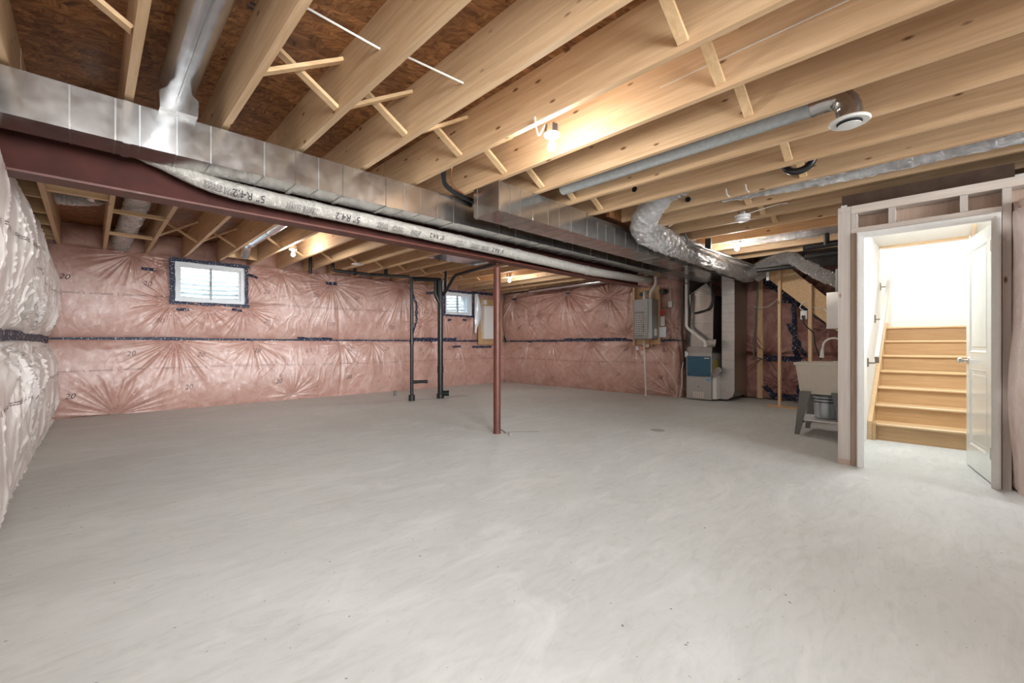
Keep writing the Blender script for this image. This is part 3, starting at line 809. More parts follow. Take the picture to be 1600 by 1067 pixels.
# return drop beside the furnace
rd = thing('return_drop', 'tall narrow galvanised return duct standing right of the furnace', 'duct', (9.2, 3.1, 0))
obj('front_panel', MB().prism([(3.155, .55), (3.155, 2.34), (2.925, 2.30), (2.925, .20), (2.96, .10), (3.05, .035), (3.26, .035), (3.26, .48)], 0, 8.80, 8.806), M['galvlit'], rd)  # lit look of this face comes from its paler metal
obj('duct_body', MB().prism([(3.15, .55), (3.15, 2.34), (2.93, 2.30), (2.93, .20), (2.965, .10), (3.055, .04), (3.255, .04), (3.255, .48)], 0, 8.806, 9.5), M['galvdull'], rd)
for k in range(9):
    zz = .62+.18*k; obj('seam', MB().box(8.797, 8.80, 2.925, 3.155, zz-.003, zz+.003), M['galvdull'], rd)
# ------------------------------------------------------------------ furnace
fn = thing('furnace', 'small grey furnace with a dark blue upper panel', 'furnace', (8.95, 3.52, 0))
obj('casing', MB().box(8.60, 9.30, 3.272, 3.765, .02, .93), M['furn'], fn)
obj('upper_panel', MB().box(8.588, 8.60, 3.29, 3.745, .47, .865), M['blue'], fn)
obj('lower_panel', MB().box(8.590, 8.60, 3.282, 3.755, .03, .455), M['furn'], fn)
obj('coil_cabinet', MB().box(8.61, 9.28, 3.27, 3.77, .93, 1.05), M['galvdull'], fn)
for yy in (3.33, 3.71): obj('panel_knob', MB().cyl((8.575, yy, .52), (8.59, yy, .52), .011, 10), M['black'], fn)
obj('sight_glass', MB().cyl((8.58, 3.52, .26), (8.592, 3.52, .26), .009, 10), M['black'], fn)
obj('energy_label', MB().box(8.5875, 8.589, 3.30, 3.36, .385, .44), M['bluelabel'], fn, label='small blue label')
rl = obj('rating_label', MB().box(8.5875, 8.589, 3.42, 3.62, .055, .16), M['paper'], fn, label='white paper label with fine print')
tx = MB()
for k in range(5):
    for q in range(4): tx.box(8.5862, 8.5872, 3.435+q*.045, 3.435+q*.045+.032, .068+k*.018, .075+k*.018)
obj('label_print', tx, M['inkfaint'], rl, kind='stuff')
mb = MB(); print_on(mb, 'LENNOX', .022, lambda dx, dy: (8.5865, 3.36-dx, .83+dy)); 
obj('badge', MB().box(8.586, 8.589, 3.31, 3.41, .822, .838), M['plastic'], fn, label='small pale badge')
obj('side_label', MB().box(8.7, 8.9, 3.268, 3.2715, .55, .80), M['yellow'], fn, label='yellow-green energy guide label')
# tag hanging at the furnace corner
obj('paper_tag', MB().bar((8.575, 3.80, .93), (8.575, 3.73, .88), .006, .10), M['paper'], fn, label='tilted white instruction tag')
# pvc vent from furnace
pv = obj('vent_pipe', MB().tube(rounded([(8.52, 3.73, 2.30), (8.52, 3.73, 1.44), (8.52, 3.36, 1.14), (8.52, 3.36, 1.052)], .06, 6), .027, 14), M['pvc'], label='white plastic vent pipe elbowing down onto the furnace', cat='pipe', smooth=True)
obj('refrigerant_line', MB().tube(rounded([(8.50, 3.79, 2.3), (8.50, 3.81, 1.3), (8.55, 3.80, 1.0), (8.62, 3.82, .6)], .1, 6), .02, 8), M['black'], label='black insulated line set running down left of the furnace', cat='pipe', smooth=True)
obj('condensate_hose', MB().tube(spline([(8.62, 3.79, .9), (8.56, 3.84, .6), (8.54, 3.83, .3), (8.50, 3.86, .02)], 6), .008, 6), M['wire'], label='thin pale drain hose beside the furnace left side', cat='hose')
hs = MB(); hs.tube(spline([(8.58, 3.33, 1.12), (8.57, 3.27, 1.13), (8.60, 3.20, 1.12)], 8), [.07+.006*(i % 2) for i in range(17)], 16)
obj('flex_collar', hs, M['jacket'], label='short ribbed flexible collar on top of the furnace', cat='duct', smooth=True)
hs = MB(); hs.tube(spline([(8.62, 3.265, .50), (8.60, 3.18, .56), (8.68, 3.165, .62)], 8), [.055+.005*(i % 2) for i in range(17)], 14)
obj('flex_collar', hs, M['foil'], label='crumpled silver hose between furnace and return duct', cat='duct', smooth=True)
fl = MB(); fl.box(8.62, 9.2, 3.19, 3.262, .04, .50); obj('filter_rack', fl, M['plastic'], label='slim white filter frame between furnace and return duct', cat='filter')

# ------------------------------------------------------------------ tankless water heater on its board
sp = obj('support_stud', MB().box(8.38, 8.47, 4.80, 4.84, 1.08, 2.50), M['woodz'], label='upright pale stud left of the wall-hung water heater', cat='stud')
bd = obj('mounting_board', MB().box(8.47, 8.50, 4.27, 4.80, 1.10, 2.30), M['ply'], label='plywood board carrying the wall-hung water heater', cat='board')
wh = thing('water_heater', 'grey wall-hung tankless water heater', 'water heater', (8.3, 4.5, 1.23))
hm = MB(); hm.prism([(8.20, 4.72), (8.165, 4.68), (8.165, 4.36), (8.20, 4.30), (8.468, 4.30), (8.468, 4.72)], 2, 1.22, 2.03)
obj('case', hm, M['heater'], wh)
obj('front_cover', MB().box(8.155, 8.165, 4.37, 4.68, 1.26, 2.0), M['heater'], wh)
gm = obj('print_panel', MB().box(8.150, 8.155, 4.46, 4.67, 1.27, 1.78), M['heaterside'], wh)
tx = MB()
for k in range(12):
    y = 4.655
    while y > 4.48:
        l = random.uniform(.02, .05); tx.box(8.1485, 8.150, y-l, y, 1.30+k*.038, 1.312+k*.038); y -= l+.012
obj('fine_print', tx, M['paper'], gm, kind='stuff')
obj('service_label', MB().box(8.30, 8.40, 4.296, 4.30, 1.28, 1.42), M['paper'], wh, label='small white label')
obj('bottom_pan', MB().box(8.18, 8.46, 4.31, 4.71, 1.205, 1.22), M['heaterside'], wh)
# labels on the board
for (nm, y0_, y1_, z0_, z1_, mt, lb) in (('warning_label', 4.16, 4.26, 1.70, 1.80, 'redlabel', 'red round warning label on the water heater board'), ('instruction_label', 4.16, 4.25, 1.48, 1.68, 'paper', 'white instruction sheet on the water heater board, below the red label'), ('clear_pouch', 4.13, 4.27, 1.25, 1.46, 'film', 'shiny document pouch at the bottom of the water heater board')):
    obj(nm, MB().box(8.460, 8.4695, y0_, y1_, z0_, z1_), M[mt], label=lb, cat='label')
obj('vent_pipe', MB().tube(rounded([(8.36, 4.42, 2.03), (8.36, 4.42, 2.18), (8.36, 4.30, 2.34), (8.36, 4.30, 2.52)], .06, 6), .030, 14), M['pvc'], label='white plastic flue pipe above the wall-hung water heater', cat='pipe', smooth=True)
obj('vent_pipe', MB().tube(rounded([(8.36, 4.55, 2.03), (8.36, 4.55, 2.20), (8.70, 4.55, 2.20)], .05, 6), .035, 14), M['pvc'], label='short white intake pipe turning into the wall above the water heater', cat='pipe', smooth=True)
obj('vent_collar', MB().cyl((8.45, 4.68, 2.17), (8.52, 4.68, 2.17), .045, 16), M['abs'], label='round black vent collar above the water heater', cat='collar')
obj('vent_collar', MB().cyl((8.44, 4.22, 2.20), (8.70, 4.22, 2.20), .05, 16), M['abs'], label='dark vent collar right of the white flue pipe', cat='collar')
obj('water_line', MB().tube([(8.34, 4.55, 1.205), (8.34, 4.55, 1.10), (8.32, 4.50, .02)], .016, 8), M['pvc'], label='white drain pipe dropping from the water heater to the floor', cat='pipe', smooth=True)
obj('water_line', MB().tube(rounded([(8.34, 4.45, 1.205), (8.34, 4.45, 1.05), (8.34, 4.70, 1.02)], .03), .011, 8), M['copper'], label='copper line elbowing left under the water heater', cat='pipe', smooth=True)
obj('water_line', MB().tube(rounded([(8.34, 4.38, 1.205), (8.34, 4.38, 1.0), (8.34, 4.62, .98)], .03), .011, 8), M['copper'], label='copper line lowest under the water heater', cat='pipe', smooth=True)
obj('isolation_valve', MB().box(8.31, 8.37, 4.42, 4.50, 1.04, 1.10), M['nickel'], label='shiny valve body under the water heater', cat='valve')
obj('isolation_valve', MB().box(8.30, 8.36, 4.66, 4.72, .98, 1.05), M['pvc'], label='white valve at the lower left of the water heater', cat='valve')
obj('condensate_hose', MB().tube(spline([(8.33, 4.42, 1.0), (8.42, 4.1, .6), (8.52, 3.95, .3), (8.50, 3.92, .02)], 8), .005, 6), M['wire'], label='thin diagonal drain hose from water heater toward the furnace', cat='hose')
obj('wall_control', MB().box(8.50, 8.53, 4.02, 4.10, 1.86, 1.98), M['plastic'], label='white control box on the pink blanket right of the water heater', cat='control box')
obj('control_cable', MB().tube([(8.52, 4.06, 1.98), (8.52, 4.07, 2.3)], .005, 6), M['wire'], label='thin white cable rising from the control box', cat='cable')

# ------------------------------------------------------------------ electrical panel by the back corner
bo = obj('backer_board', MB().box(7.62, 8.50, 9.10, 9.12, 1.10, 2.35), M['ply'], label='plywood backer board in the far corner behind the red post', cat='board')
ep = thing('breaker_panel', 'white electrical panel on plywood in the far corner, left of the red post', 'electrical panel', (7.98, 9.08, 1.24))
obj('cabinet', MB().box(7.76, 8.19, 9.02, 9.10, 1.25, 2.17), M['plastic'], ep)
obj('panel_door', MB().box(7.79, 8.16, 9.010, 9.02, 1.30, 2.12), M['white'], ep)
obj('meter_socket', MB().box(7.76, 7.86, 9.03, 9.10, 2.20, 2.32), M['plastic'], label='small pale junction box above the electrical panel', cat='junction box')
for k in range(7):
    obj('cable_loop', MB().tube(rounded([(7.755, 9.06, 1.50+k*.055), (7.68, 9.05, 1.50+k*.055), (7.66, 9.05, 1.44+k*.055)], .02, 4), .008, 6), M['wire'], label=('lowest', 'second lowest', 'third lowest', 'middle', 'third highest', 'second highest', 'highest')[k]+' of the white cable loops stapled left of the electrical panel', cat='cable', group='cable loops beside the electrical panel')
g = np.zeros((10, 20, 3))
for i in range(10):
    for k in range(20):
        t = k/19; wdt = .06+.20*math.sin(PI*min(1, t*1.1))
        g[i, k] = (7.44+wdt*i/9, 9.05-.09*math.sin(PI*i/9)*(1-t*.6)-.01*random.random(), 2.46-1.05*t)
obj('film_flap', MB().grid(g), M['film'], label='loose whitish plastic flap hanging right of the far window', cat='plastic film', smooth=True)

# ------------------------------------------------------------------ black plumbing stacks
s1 = thing('drain_stack', 'thinner black plastic drain stack, left of the pair, with a capped side branch', 'pipe', (4.5, 7.4, 0))
obj('pipe', MB().cyl((4.5, 7.4, 0), (4.5, 7.4, 2.42), .034, 18), M['abs'], s1, smooth=True)
obj('floor_collar', MB().lathe([(.06, 0), (.06, .11), (.045, .115)], (4.5, 7.4, .002), 20), M['black'], s1, smooth=True)
obj('side_branch', MB().tube([(4.5, 7.4, .36), (4.63, 7.30, .37), (4.74, 7.21, .37)], [.036, .030, .034], 14), M['abs'], s1, smooth=True)
obj('coupling', MB().cyl((4.5, 7.4, 1.10), (4.5, 7.4, 1.20), .042, 18), M['abs'], s1, smooth=True)
s2 = thing('soil_stack', 'thicker black plastic soil stack in front of the far window', 'pipe', (5.13, 7.34, 0))
X2, Y2 = 5.13, 7.34
obj('pipe', MB().cyl((X2, Y2, 0), (X2, Y2, 2.36), .056, 20), M['abs'], s2, smooth=True)
obj('cleanout', MB().tube([(X2, Y2, .10), (X2+.09, Y2-.09, .10), (X2+.13, Y2-.12, .10)], [.055, .055, .062], 16), M['abs'], s2, smooth=True)
obj('floor_collar', MB().lathe([(.075, 0), (.075, .09), (.06, .1)], (X2, Y2, .002), 20), M['abs'], s2, smooth=True)
obj('coupling', MB().cyl((X2, Y2, .52), (X2, Y2, .66), .064, 20), M['abs'], s2, smooth=True)
obj('coupling', MB().cyl((X2, Y2, 2.0), (X2, Y2, 2.40), .066, 20), M['abs'], s2, smooth=True)
obj('wye_branch', MB().tube(rounded([(X2-.02, Y2, 1.95), (X2-.10, Y2+.02, 2.10), (X2-.10, Y2+.02, 2.40)], .06), .04, 14), M['abs'], s2, smooth=True)
obj('vent_riser', MB().cyl((X2+.12, Y2-.02, 2.18), (X2+.12, Y2-.02, 2.80), .03, 14), M['abs'], s2, smooth=True)
obj('drain_branch', MB().tube([(4.5, 7.4, 2.38), (X2, Y2, 2.42)], .042, 16), M['abs'], label='black branch pipe joining the tops of the two stacks', cat='pipe', smooth=True)
obj('drain_branch', MB().tube(rounded([(X2+.05, Y2-.03, 2.10), (5.20, 6.95, 2.47), (5.13, 5.6, 2.53), (5.12, 4.1, 2.55)], .08), .030, 14), M['abs'], label='black branch pipe sloping up from the soil stack toward the ceiling', cat='pipe', smooth=True)
rn = thing('drain_run', 'long black horizontal drain pipe hung under the joists along the back wall', 'pipe', (3.9, 8.5, 2.5))
obj('pipe', MB().tube(rounded([(3.36, 8.38, 2.75), (3.36, 8.38, 2.53), (4.0, 8.20, 2.50), (4.48, 7.42, 2.42)], .05), .030, 14), M['abs'], rn, smooth=True)
for (x, y) in ((3.75, 8.27), (4.2, 7.87)):
    obj('pipe_hanger', MB().box(x-.02, x+.02, y-.04, y+.04, 2.46, 2.60), M['black'], rn)
obj('pipe_stub', MB().cyl((3.02, 8.6, 2.45), (3.02, 8.6, ZC), .03, 14), M['abs'], label='short black pipe stub rising between joists left of the drain run', cat='pipe', smooth=True)
obj('floor_stub', MB().cyl((4.67, 8.35, 0), (4.67, 8.35, .115), .03, 14), M['legs'], label='short capped pipe stub in the floor beside the back wall', cat='pipe', smooth=True)
obj('tie_wire', MB().tube(spline([(X2+.1, Y2-.1, .006), (X2+.35, Y2-.02, .01), (X2+.6, Y2-.1, .005)], 6), .004, 5), M['legs'], label='thin wire curling from the foot of the soil stack', cat='wire')

# ------------------------------------------------------------------ flexible and round ducts
def flex(name, label, pts, r, mat, n=18, seg=10, amp=.05, parent=None, rib=0.0, seed=0):
    if mat == 'foil':
        seg = int(seg*2.4); n = int(n*1.5)
        if hasattr(r, '__len__'): r = [r[min(i, len(r)-1)] for i in range(2000)]
    p = spline(pts, seg); rs = np.random.RandomState(seed+5)
    jn = rs.rand(len(p), n)
    def jit(i, k):
        if mat == 'foil': return 1+amp*.45*(jn[i, k]-.5)+amp*1.1*float(vn(i*.33+seed, k*.55+3))-amp*1.3*abs(float(vn(i*.8+seed*3, k*.45+9)))+amp*.35*math.sin(i*1.25)
        return 1+amp*(jn[i, k]-.5)*1.3+rib*math.sin(i*2.2)+amp*1.2*float(vn(i*.45+seed, k*.9+3))
    mb = MB().tube(p, r, n, jit)
    return obj(name, mb, M[mat], parent, label=None if parent else label, cat=None if parent else 'duct', smooth=(mat != 'foil'))
YD = 3.80
fx = thing('flexible_duct', 'grey printed flexible duct slung along the steel beam', 'duct', (3.4, YD, 2.2))
fpts = [(.10, 3.80, 2.44), (.34, 3.78, 2.36), (.64, 3.77, 2.265), (.93, 3.765, 2.245), (1.41, 3.765, 2.238), (2.01, 3.765, 2.235), (2.76, 3.765, 2.225), (3.45, 3.765, 2.215), (4.31, 3.765, 2.20), (5.32, 3.765, 2.185), (6.2, 3.78, 2.21), (7.1, 3.85, 2.25), (7.7, 4.1, 2.34)]
RF = .062
flex('sleeve', '', fpts, RF, 'jacket', 20, 12, .05, fx, .0, 2)
sp_ = spline(fpts, 40)
def on_flex(x, ang, dx, dy, off=.004):
    # point on the sleeve at distance dx along, angle from below-front
    X = x+dx
    best = min(sp_, key=lambda p: abs(p.x-X)); a = ang+dy/RF
    return (X, best.y-math.cos(a)*(RF*1.045+off), best.z+math.sin(a)*(RF*1.045+off))
for (x, s_, sz, a) in ((.86, '5" R4.2', .075, -.45), (1.62, '5" R4.2', .075, -.45), (2.55, '5" R4.2', .06, -.3), (3.4, '5" R4.2', .06, -.4)):
    mb = MB(); print_on(mb, s_, sz, lambda dx, dy: on_flex(x, a, -dx, -dy)); obj('printing', mb, M['ink'], fx)
tx = MB()
for x0_ in (.58, .70, 1.12, 1.25, 1.90, 2.05, 2.25, 2.8, 3.0, 3.15):
    for k in range(5):
        x = x0_
        while x < x0_+.10:
            l = random.uniform(.008, .02)
            q = [on_flex(x, -.9+k*.16, 0, 0), on_flex(x+l, -.9+k*.16, 0, 0), on_flex(x+l, -.84+k*.16, 0, 0), on_flex(x, -.84+k*.16, 0, 0)]
            b = len(tx.v); tx.v += q; tx._f((b, b+1, b+2, b+3)); x += l+.006
obj('fine_print', tx, M['ink'], fx, kind='stuff')
for x in (1.33, 2.86, 3.75, 5.2):
    p = min(range(len(sp_)), key=lambda i: abs(sp_[i].x-x)); obj('tape_wrap', MB().tube([sp_[p], sp_[p+1], sp_[p+2]], RF*1.09, 20), M['jacket'], fx, smooth=True)
# big foil duct from the joists down along the near trunk duct
flex('foil_duct', 'large crinkled foil duct curving out of the joists above the furnace ducts', [(4.38, 1.9, 2.76), (4.40, 2.15, 2.70), (4.52, 2.42, 2.57), (4.85, 2.64, 2.50), (5.5, 2.68, 2.47), (6.3, 2.66, 2.45), (7.2, 2.68, 2.44), (8.2, 2.70, 2.44), (8.9, 2.72, 2.42)], [.105]*30+[.12]*12+[.135]*12+[.145]*12+[.155]*800, 'foil', 26, 10, .17, seed=11)
flex('foil_duct', 'crinkled foil duct rising over the upper stair flight, nearer the right', [(8.6, 2.60, 2.40), (8.2, 2.30, 2.43), (8.0, 2.00, 2.47), (7.9, 1.80, 2.46), (7.85, 1.58, 2.30), (7.8, 1.35, 2.12), (7.8, 1.12, 2.0)], .095, 'foil', 20, 10, .16, seed=13)
flex('foil_duct', 'thinner foil duct bending down beside the return duct', [(8.7, 2.50, 2.30), (8.6, 2.35, 2.38), (8.45, 2.2, 2.44), (8.4, 1.9, 2.46)], .07, 'foil', 18, 10, .16, seed=17)
flex('foil_duct', 'foil duct lying between the last joists left of the stud wall', [(7.0, 2.3, 2.66), (6.95, 1.8, 2.64), (6.9, 1.3, 2.62), (6.9, 1.0, 2.62)], .085, 'foil', 18, 10, .16, seed=19)
flex('foil_duct', 'long foil duct running between joists above the doorway', [(4.88, 1.75, 2.72), (4.88, 1.2, 2.68), (4.89, .6, 2.66), (4.89, .0, 2.66), (4.90, -.7, 2.66), (4.90, -1.6, 2.68)], .085, 'foil', 20, 14, .15, seed=23)
flex('foil_duct', 'foil duct hanging between the second and third far joists', [(.41, 5.0, 2.82), (.40, 5.9, 2.78), (.40, 6.9, 2.76), (.39, 7.9, 2.74), (.37, 8.7, 2.72), (.36, 9.15, 2.66)], .115, 'foil', 20, 12, .15, seed=29)
flex('foil_duct', 'short crumpled foil elbow in the far left joist bay', [(.10, 7.0, 2.84), (.02, 7.1, 2.82), (-.12, 7.15, 2.80), (-.26, 7.2, 2.80)], .085, 'foil', 18, 8, .14, seed=31)
obj('round_duct', MB().cyl((.02, 4.4, 2.80), (.02, 6.9, 2.80), .07, 20), M['pipe_metal'], label='short round metal duct end in the far left joist bay', cat='duct', smooth=True)
rd_ = thing('round_duct', 'wide round metal duct between joists at the upper left, leading to the beam duct', 'duct', (.40, 1, 2.76))
obj('pipe', MB().cyl((.405, -2.5, 2.76), (.405, 3.45, 2.76), .095, 32), M['pipe_metal'], rd_, smooth=True)
bt = MB(); bt.prism([(.31, 2.56), (.50, 2.56), (.505, 2.66), (.46, 2.70), (.35, 2.70), (.305, 2.66)], 1, 3.40, 3.55); obj('boot', bt, M['galv'], rd_)
obj('pipe_seam', MB().box(.40, .408, -2.5, 3.40, 2.658, 2.666), M['galvdull'], rd_)
fr2 = thing('round_duct', 'shiny round metal duct elbowing down between far joists beside a lit bulb', 'duct', (1.9, 7, 2.78))
obj('pipe', MB().tube(rounded([(1.92, 4.4, 2.79), (1.92, 8.35, 2.79), (1.92, 8.55, 2.62)], .12, 8), .075, 22), M['pipe_metal'], fr2, smooth=True)
for yy in (7.1, 8.1): obj('clamp', MB().cyl((1.92, yy, 2.79), (1.92, yy+.04, 2.79), .080, 22), M['galv'], fr2, smooth=True)
obj('blocking', MB().box(JX(3)+.022, JX(4)-.022, 8.66, 8.70, ZJ+.01, ZC-.01), M['woodx'], ceil)
wbd = thing('round_duct', 'long thin metal duct hung under the joists along the right wall', 'duct', (8.3, 6.4, 2.5))
obj('pipe', MB().cyl((8.28, 4.5, 2.53), (8.28, 7.80, 2.50), .045, 18), M['pipe_metal'], wbd, smooth=True)
for yy in (5.2, 6.0, 6.6): obj('hanger', MB().box(8.10, 8.33, yy, yy+.02, 2.572, 2.584), M['galvdull'], wbd)
# grey pipe with air diffuser in the near right joists
gd = thing('exhaust_duct', 'grey round duct between joists ending in a white ceiling diffuser', 'duct', (3.4, 1.6, 2.66))
obj('pipe', MB().cyl((3.395, .62, 2.66), (3.395, 2.74, 2.66), .062, 24), M['greypvc'], gd, smooth=True)
obj('elbow', MB().tube(spline([(3.395, .66, 2.66), (3.395, .58, 2.665), (3.395, .50, 2.65), (3.395, .46, 2.58), (3.395, .455, 2.50)], 5), [.066+.004*(i % 2) for i in range(21)], 24), M['galv'], gd, smooth=True)
df = thing('air_diffuser', 'round white air diffuser at the upper right, tilted on its elbow', 'diffuser', (3.395, .455, 2.54))
obj('rim', MB().lathe([(.060, .012), (.105, .008), (.108, 0), (.100, -.008), (.062, -.002)], (3.395, .455, 2.490), 32), M['plastic'], df, smooth=True)
obj('cone', MB().lathe([(.02, .0), (.060, -.014), (.062, -.020), (.01, -.024)], (3.395, .455, 2.485), 32), M['plastic'], df, smooth=True)
obj('gap_ring', MB().lathe([(.0625, .0), (.066, -.004), (.0615, -.007)], (3.395, .455, 2.486), 32), M['dark'], df)
df = thing('air_diffuser', 'round white air diffuser under the far joists, left of the black stacks', 'diffuser', (3.45, 7.55, 2.55))
obj('rim', MB().lathe([(.03, .03), (.10, .012), (.105, 0), (.04, -.015), (.0, -.016)], (3.47, 7.55, 2.545), 24), M['plastic'], df, smooth=True)
# sheet metal pan under far joists
sm = MB(); sm.box(4.10, 5.15, 5.55, 6.25, 2.570, 2.578); obj('joist_pan', sm, M['pipe_metal'], label='flat bright sheet-metal pan nailed under the far joists', cat='sheet metal')
# smoke alarm
sa = thing('smoke_alarm', 'round white smoke alarm on a joist, left of the doorway stud', 'smoke alarm', (5.25, 1.66, 2.5))
obj('box', MB().lathe([(.050, 0), (.050, .035)], (5.25, 1.66, 2.549), 16), M['galvdull'], sa, smooth=True)
obj('base', MB().lathe([(.080, 0), (.080, .014)], (5.25, 1.66, 2.535), 28), M['plastic'], sa, smooth=True)
obj('cover', MB().lathe([(.0, -.050), (.058, -.048), (.076, -.034), (.079, -.002)], (5.25, 1.66, 2.533), 28), M['plastic'], sa, smooth=True)
obj('vent_slot', MB().lathe([(.0775, -.002), (.0795, .0), (.0775, .003)], (5.25, 1.66, 2.518), 28), M['black'], sa)

# ------------------------------------------------------------------ bulbs on porcelain holders
def bulb(x, y, z, label, watt=1.0):
    t = thing('bulb_fixture', label, 'light fixture', (x, y, z))
    obj('junction_box', MB().lathe([(.050, .058), (.050, .115)], (x, y, z), 8), M['galvdull'], t)
    obj('lampholder', MB().lathe([(.020, .018), (.026, .03), (.050, .040), (.058, .050), (.058, .058)], (x, y, z), 24), M['plastic'], t, smooth=True)
    pr_ = [(0.0, -.060)]
    for i in range(1, 9):
        a = -PI/2+i*PI/9.5; pr_.append((.031*math.cos(a), -.03+.031*math.sin(a)))
    pr_ += [(.015, .006), (.013, .018)]
    obj('bulb', MB().lathe(pr_, (x, y, z), 16), M['bulb'], t, smooth=True)
    l = bpy.data.lights.new('bulb_light', 'POINT'); l.energy = BULB_W*watt; l.color = (1.0, .965, .91); l.shadow_soft_size = .040
    o = bpy.data.objects.new('bulb_light', l); COL.objects.link(o); o.location = (x, y, z-.028)
bulb(2.30, 1.955, 2.505, 'lit bare bulb nearest the camera, on a white holder beside a near joist', .62)
bulb(2.27, 7.20, 2.53, 'lit bare bulb under the far joists above the left window side')
bulb(6.62, 6.85, 2.53, 'lit bare bulb beyond the beam, just right of the red post')
bulb(6.72, 2.20, 2.52, 'lit bare bulb over the foil duct near the furnace')
bulb(2.3, -1.7, 2.53, 'lit bare bulb behind the camera on the right')

# ------------------------------------------------------------------ cables, hoses, black pipe loops in the joists
def cable(pts, r, mat, label, cat='cable', n=6, k=8):
    obj('cable', MB().tube(spline(pts, k), r, n), M[mat], label=label, cat=cat, smooth=True)
cable([(.70, 2.28, 2.80), (1.14, 2.20, 2.72)], .006, 'wire', 'thin pale wire crossing between the second and third near joists')
cable([(1.18, 2.16, 2.72), (1.64, 2.10, 2.70)], .006, 'wire', 'thin pale wire crossing between the third and fourth near joists')
cable([(2.10, 1.93, 2.60), (2.13, 1.95, 2.56), (2.18, 1.97, 2.52), (2.23, 1.96, 2.60)], .006, 'wire', 'short white cable looping into the nearest bulb holder')
cable([(2.64, 3.0, 2.72), (2.64, 2.0, 2.74), (2.632, 1.0, 2.76), (2.632, -.6, 2.78)], .005, 'wire', 'thin white cable stapled along a near joist, right of the nearest bulb')
cable([(5.30, 1.62, 2.57), (5.38, 1.45, 2.62), (5.48, 1.35, 2.66), (5.58, 1.30, 2.68)], .005, 'wire', 'white cable curving up from the smoke alarm')
cable([(4.20, 1.60, 2.66), (4.4, 1.35, 2.76), (4.62, 1.15, 2.82)], .014, 'greypvc', 'grey conduit slanting between joists left of the foil duct')
cable([(5.20, 2.5, 2.58), (5.22, 2.3, 2.66), (5.4, 2.2, 2.7)], .006, 'wire', 'white cable near the top of the big foil duct')
obj('drain_hose', MB().tube(spline([(2.36, 3.26, 2.80), (2.33, 3.28, 2.70), (2.42, 3.38, 2.62), (2.62, 3.42, 2.575), (2.85, 3.42, 2.55)], 8), .024, 12), M['abs'], label='black plastic hose curling down behind the near duct end', cat='hose', smooth=True)
obj('pex_line', MB().tube(spline([(2.40, 3.20, 2.80), (2.38, 3.23, 2.70), (2.47, 3.33, 2.61), (2.64, 3.38, 2.58)], 8), .007, 8), M['copper'], label='thin copper-coloured line beside the curling black hose', cat='pipe', smooth=True)
obj('trap_bend', MB().tube(spline([(4.36, .80, 2.84), (4.36, .82, 2.68), (4.36, .88, 2.60), (4.36, .98, 2.60), (4.36, 1.04, 2.68), (4.36, 1.04, 2.84)], 6), .030, 12), M['abs'], label='glossy black u-bend between the joists above the door corner', cat='pipe', smooth=True)
obj('pipe_stub', MB().cyl((4.12, 2.36, 2.74), (4.20, 2.36, 2.74), .03, 14), M['abs'], label='black pipe passing through a joist, left of the two stubs', cat='pipe')
obj('pipe_stub', MB().cyl((4.60, 2.0, 2.66), (4.68, 2.0, 2.66), .028, 14), M['abs'], label='black pipe passing through a joist, right of the two stubs', cat='pipe')
for k, (x, y) in enumerate(((4.60, 1.60), (4.60, 1.42))):
    obj('clamp_hook', MB().tube(rounded([(x-.03, y, 2.66), (x-.03, y-.01, 2.60), (x-.03, y-.035, 2.575)], .02), .008, 6), M['wire'], label=('left', 'right')[k]+' one of two white cable hooks under a joist, above the smoke alarm', cat='hook', group='cable hooks under a joist')
obj('gas_pipe', MB().tube(rounded([(5.78, 2.55, 2.60), (5.78, 2.50, 2.44), (6.0, 2.42, 2.43), (8.4, 2.40, 2.46)], .04), .016, 10), M['legs'], label='dark gas pipe running beside the big foil duct', cat='pipe', smooth=True)
obj('pipe_hanger', MB().box(6.20, 6.24, 2.37, 2.45, 2.44, 2.584), M['black'], label='black hanger holding the gas pipe under the joists', cat='hanger')
obj('drain_branch', MB().cyl((8.0, 1.75, 2.34), (7.9, 2.28, 2.32), .035, 14), M['abs'], label='black pipe length under the thin foil duct over the stair flight', cat='pipe', smooth=True)
obj('drain_branch', MB().cyl((6.9, .746, 2.42), (6.9, 1.42, 2.40), .040, 14), M['abs'], label='upper black pipe entering behind the doorway stud', cat='pipe', smooth=True)
obj('drain_branch', MB().cyl((7.2, .746, 2.35), (7.2, 1.46, 2.33), .045, 14), M['abs'], label='lower black pipe entering behind the doorway stud', cat='pipe', smooth=True)
obj('vent_riser', MB().cyl((6.88, 1.16, 2.40), (6.88, 1.16, 2.62), .032, 14), M['abs'], label='black vertical vent piece beside the doorway stud top', cat='pipe', smooth=True)
obj('gas_pipe', MB().tube(rounded([(9.50, 2.72, 2.35), (9.50, 2.76, 1.6), (9.50, 2.80, .85), (9.50, 2.60, .80)], .04), .014, 10), M['legs'], label='thin dark gas pipe dropping right of the return duct', cat='pipe', smooth=True)
cable([(9.50, 2.78, 1.85), (9.48, 2.55, 1.84), (9.48, 2.35, 2.0), (9.48, 2.2, 2.2)], .007, 'wire', 'white cable looping on the dull pink blanket')

